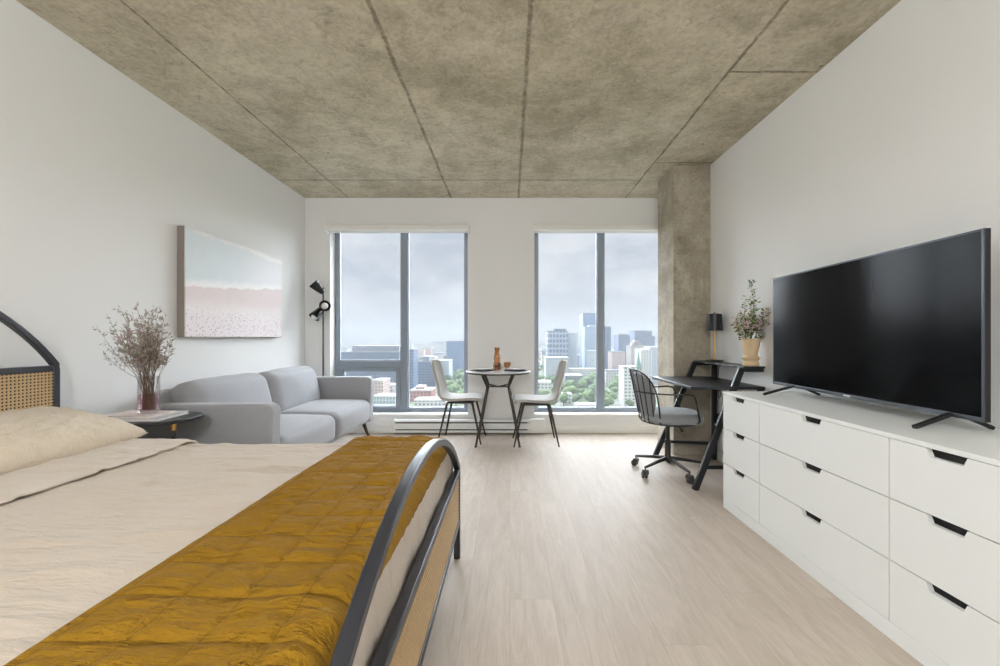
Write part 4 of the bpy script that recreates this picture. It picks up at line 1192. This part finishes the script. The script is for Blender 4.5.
# ------------------------------------------------------------------ sky and light
Wd = bpy.data.worlds.new('sky'); S.world = Wd; Wd.use_nodes = True; nt = Wd.node_tree; nt.nodes.clear()
def wn(t, **k):
    n_ = nt.nodes.new(t)
    for a, b in k.items(): setattr(n_, a, b)
    return n_
out = wn('ShaderNodeOutputWorld'); bg = wn('ShaderNodeBackground'); tc = wn('ShaderNodeTexCoord'); sp = wn('ShaderNodeSeparateXYZ')
nt.links.new(tc.outputs['Generated'], sp.inputs[0])
mp = wn('ShaderNodeMapping'); mp.inputs['Scale'].default_value = (1.6, 1.6, 3.6); nt.links.new(tc.outputs['Generated'], mp.inputs[0])
nz = wn('ShaderNodeTexNoise'); nz.inputs['Scale'].default_value = 2.6; nz.inputs['Detail'].default_value = 7; nz.inputs['Roughness'].default_value = .55; nz.inputs['Distortion'].default_value = .25
nt.links.new(mp.outputs[0], nz.inputs['Vector'])
cr = wn('ShaderNodeValToRGB'); nt.links.new(nz.outputs[0], cr.inputs[0])
e = cr.color_ramp.elements; e[0].position = .40; e[0].color = rgb(196, 206, 220); e[1].position = .62; e[1].color = rgb(234, 238, 244)
gr = wn('ShaderNodeValToRGB'); nt.links.new(sp.outputs[2], gr.inputs[0])
e = gr.color_ramp.elements; e[0].position = 0.0; e[0].color = rgb(226, 234, 243); e[1].position = .16; e[1].color = (1, 1, 1, 1)
g2 = wn('ShaderNodeValToRGB'); nt.links.new(sp.outputs[2], g2.inputs[0])
e = g2.color_ramp.elements; e[0].position = .0; e[0].color = (1, 1, 1, 1); e[1].position = .13; e[1].color = (0, 0, 0, 1)
mx = wn('ShaderNodeMix', data_type='RGBA'); nt.links.new(g2.outputs[0], mx.inputs[0]); nt.links.new(cr.outputs[0], mx.inputs[6]); mx.inputs[7].default_value = rgb(222, 229, 238)
nt.links.new(mx.outputs[2], bg.inputs[0]); bg.inputs[1].default_value = .76
nt.links.new(bg.outputs[0], out.inputs[0])

def light(name, typ, loc, energy, color, rot=(0, 0, 0), **kw):
    l = bpy.data.lights.new(name, typ); l.energy = energy; l.color = color
    for k, v in kw.items(): setattr(l, k, v)
    o = bpy.data.objects.new(name, l); COL.objects.link(o); o.location = loc; o.rotation_euler = rot
    return o
def aim(o, d): o.rotation_euler = Vector(d).to_track_quat('-Z', 'Y').to_euler()
SUN = 31.0
s1 = light('overcast_daylight', 'SUN', (0, 10, 10), SUN, (.85, .925, 1.0), angle=math.radians(140)); aim(s1, (0, -1, -.32))
# city sun on the towers from behind the building
s2 = light('hazy_sun', 'SUN', (0, -10, 30), 1.2, (1, .97, .93), angle=math.radians(20)); aim(s2, (.4, .75, -.75))
# unseen fill lamp added behind the camera to brighten the room
light('fill_lamp', 'POINT', (-.25, -1.3, 2.25), 146, (.93, .962, 1.0), shadow_soft_size=.30)
for (a, b) in (W1, W2):
    p = light('window_portal', 'AREA', ((a+b)/2, YF+.32, (ZB+ZT)/2), 1, (1, 1, 1), shape='RECTANGLE', size=b-a, size_y=ZT-ZB)
    p.rotation_euler = (math.radians(-90), 0, 0); p.data.cycles.is_portal = True

# ------------------------------------------------------------------ camera
cd = bpy.data.cameras.new('camera'); cam = bpy.data.objects.new('camera', cd); COL.objects.link(cam)
cd.sensor_fit = 'HORIZONTAL'; cd.sensor_width = 36; cd.lens = F/1000*36
cd.shift_x = -(CX-500)/1000; cd.shift_y = (CY-333)/1000
cd.clip_start = .02; cd.clip_end = 40000
cam.location = (0, 0, EYE); cam.rotation_euler = (math.radians(90), 0, 0)
S.camera = cam
vs = S.view_settings; vs.view_transform = 'Standard'; vs.look = 'None'; vs.gamma = 1; vs.use_curve_mapping = False; vs.exposure = 0.28
S.cycles.max_bounces = 10; S.cycles.diffuse_bounces = 6; S.cycles.transparent_max_bounces = 16; S.cycles.glossy_bounces = 4
S.cycles.volume_bounces = 0
S.cycles.sample_clamp_indirect = 6
S.cycles.use_denoising = True
S.cycles.caustics_reflective = False; S.cycles.caustics_refractive = False
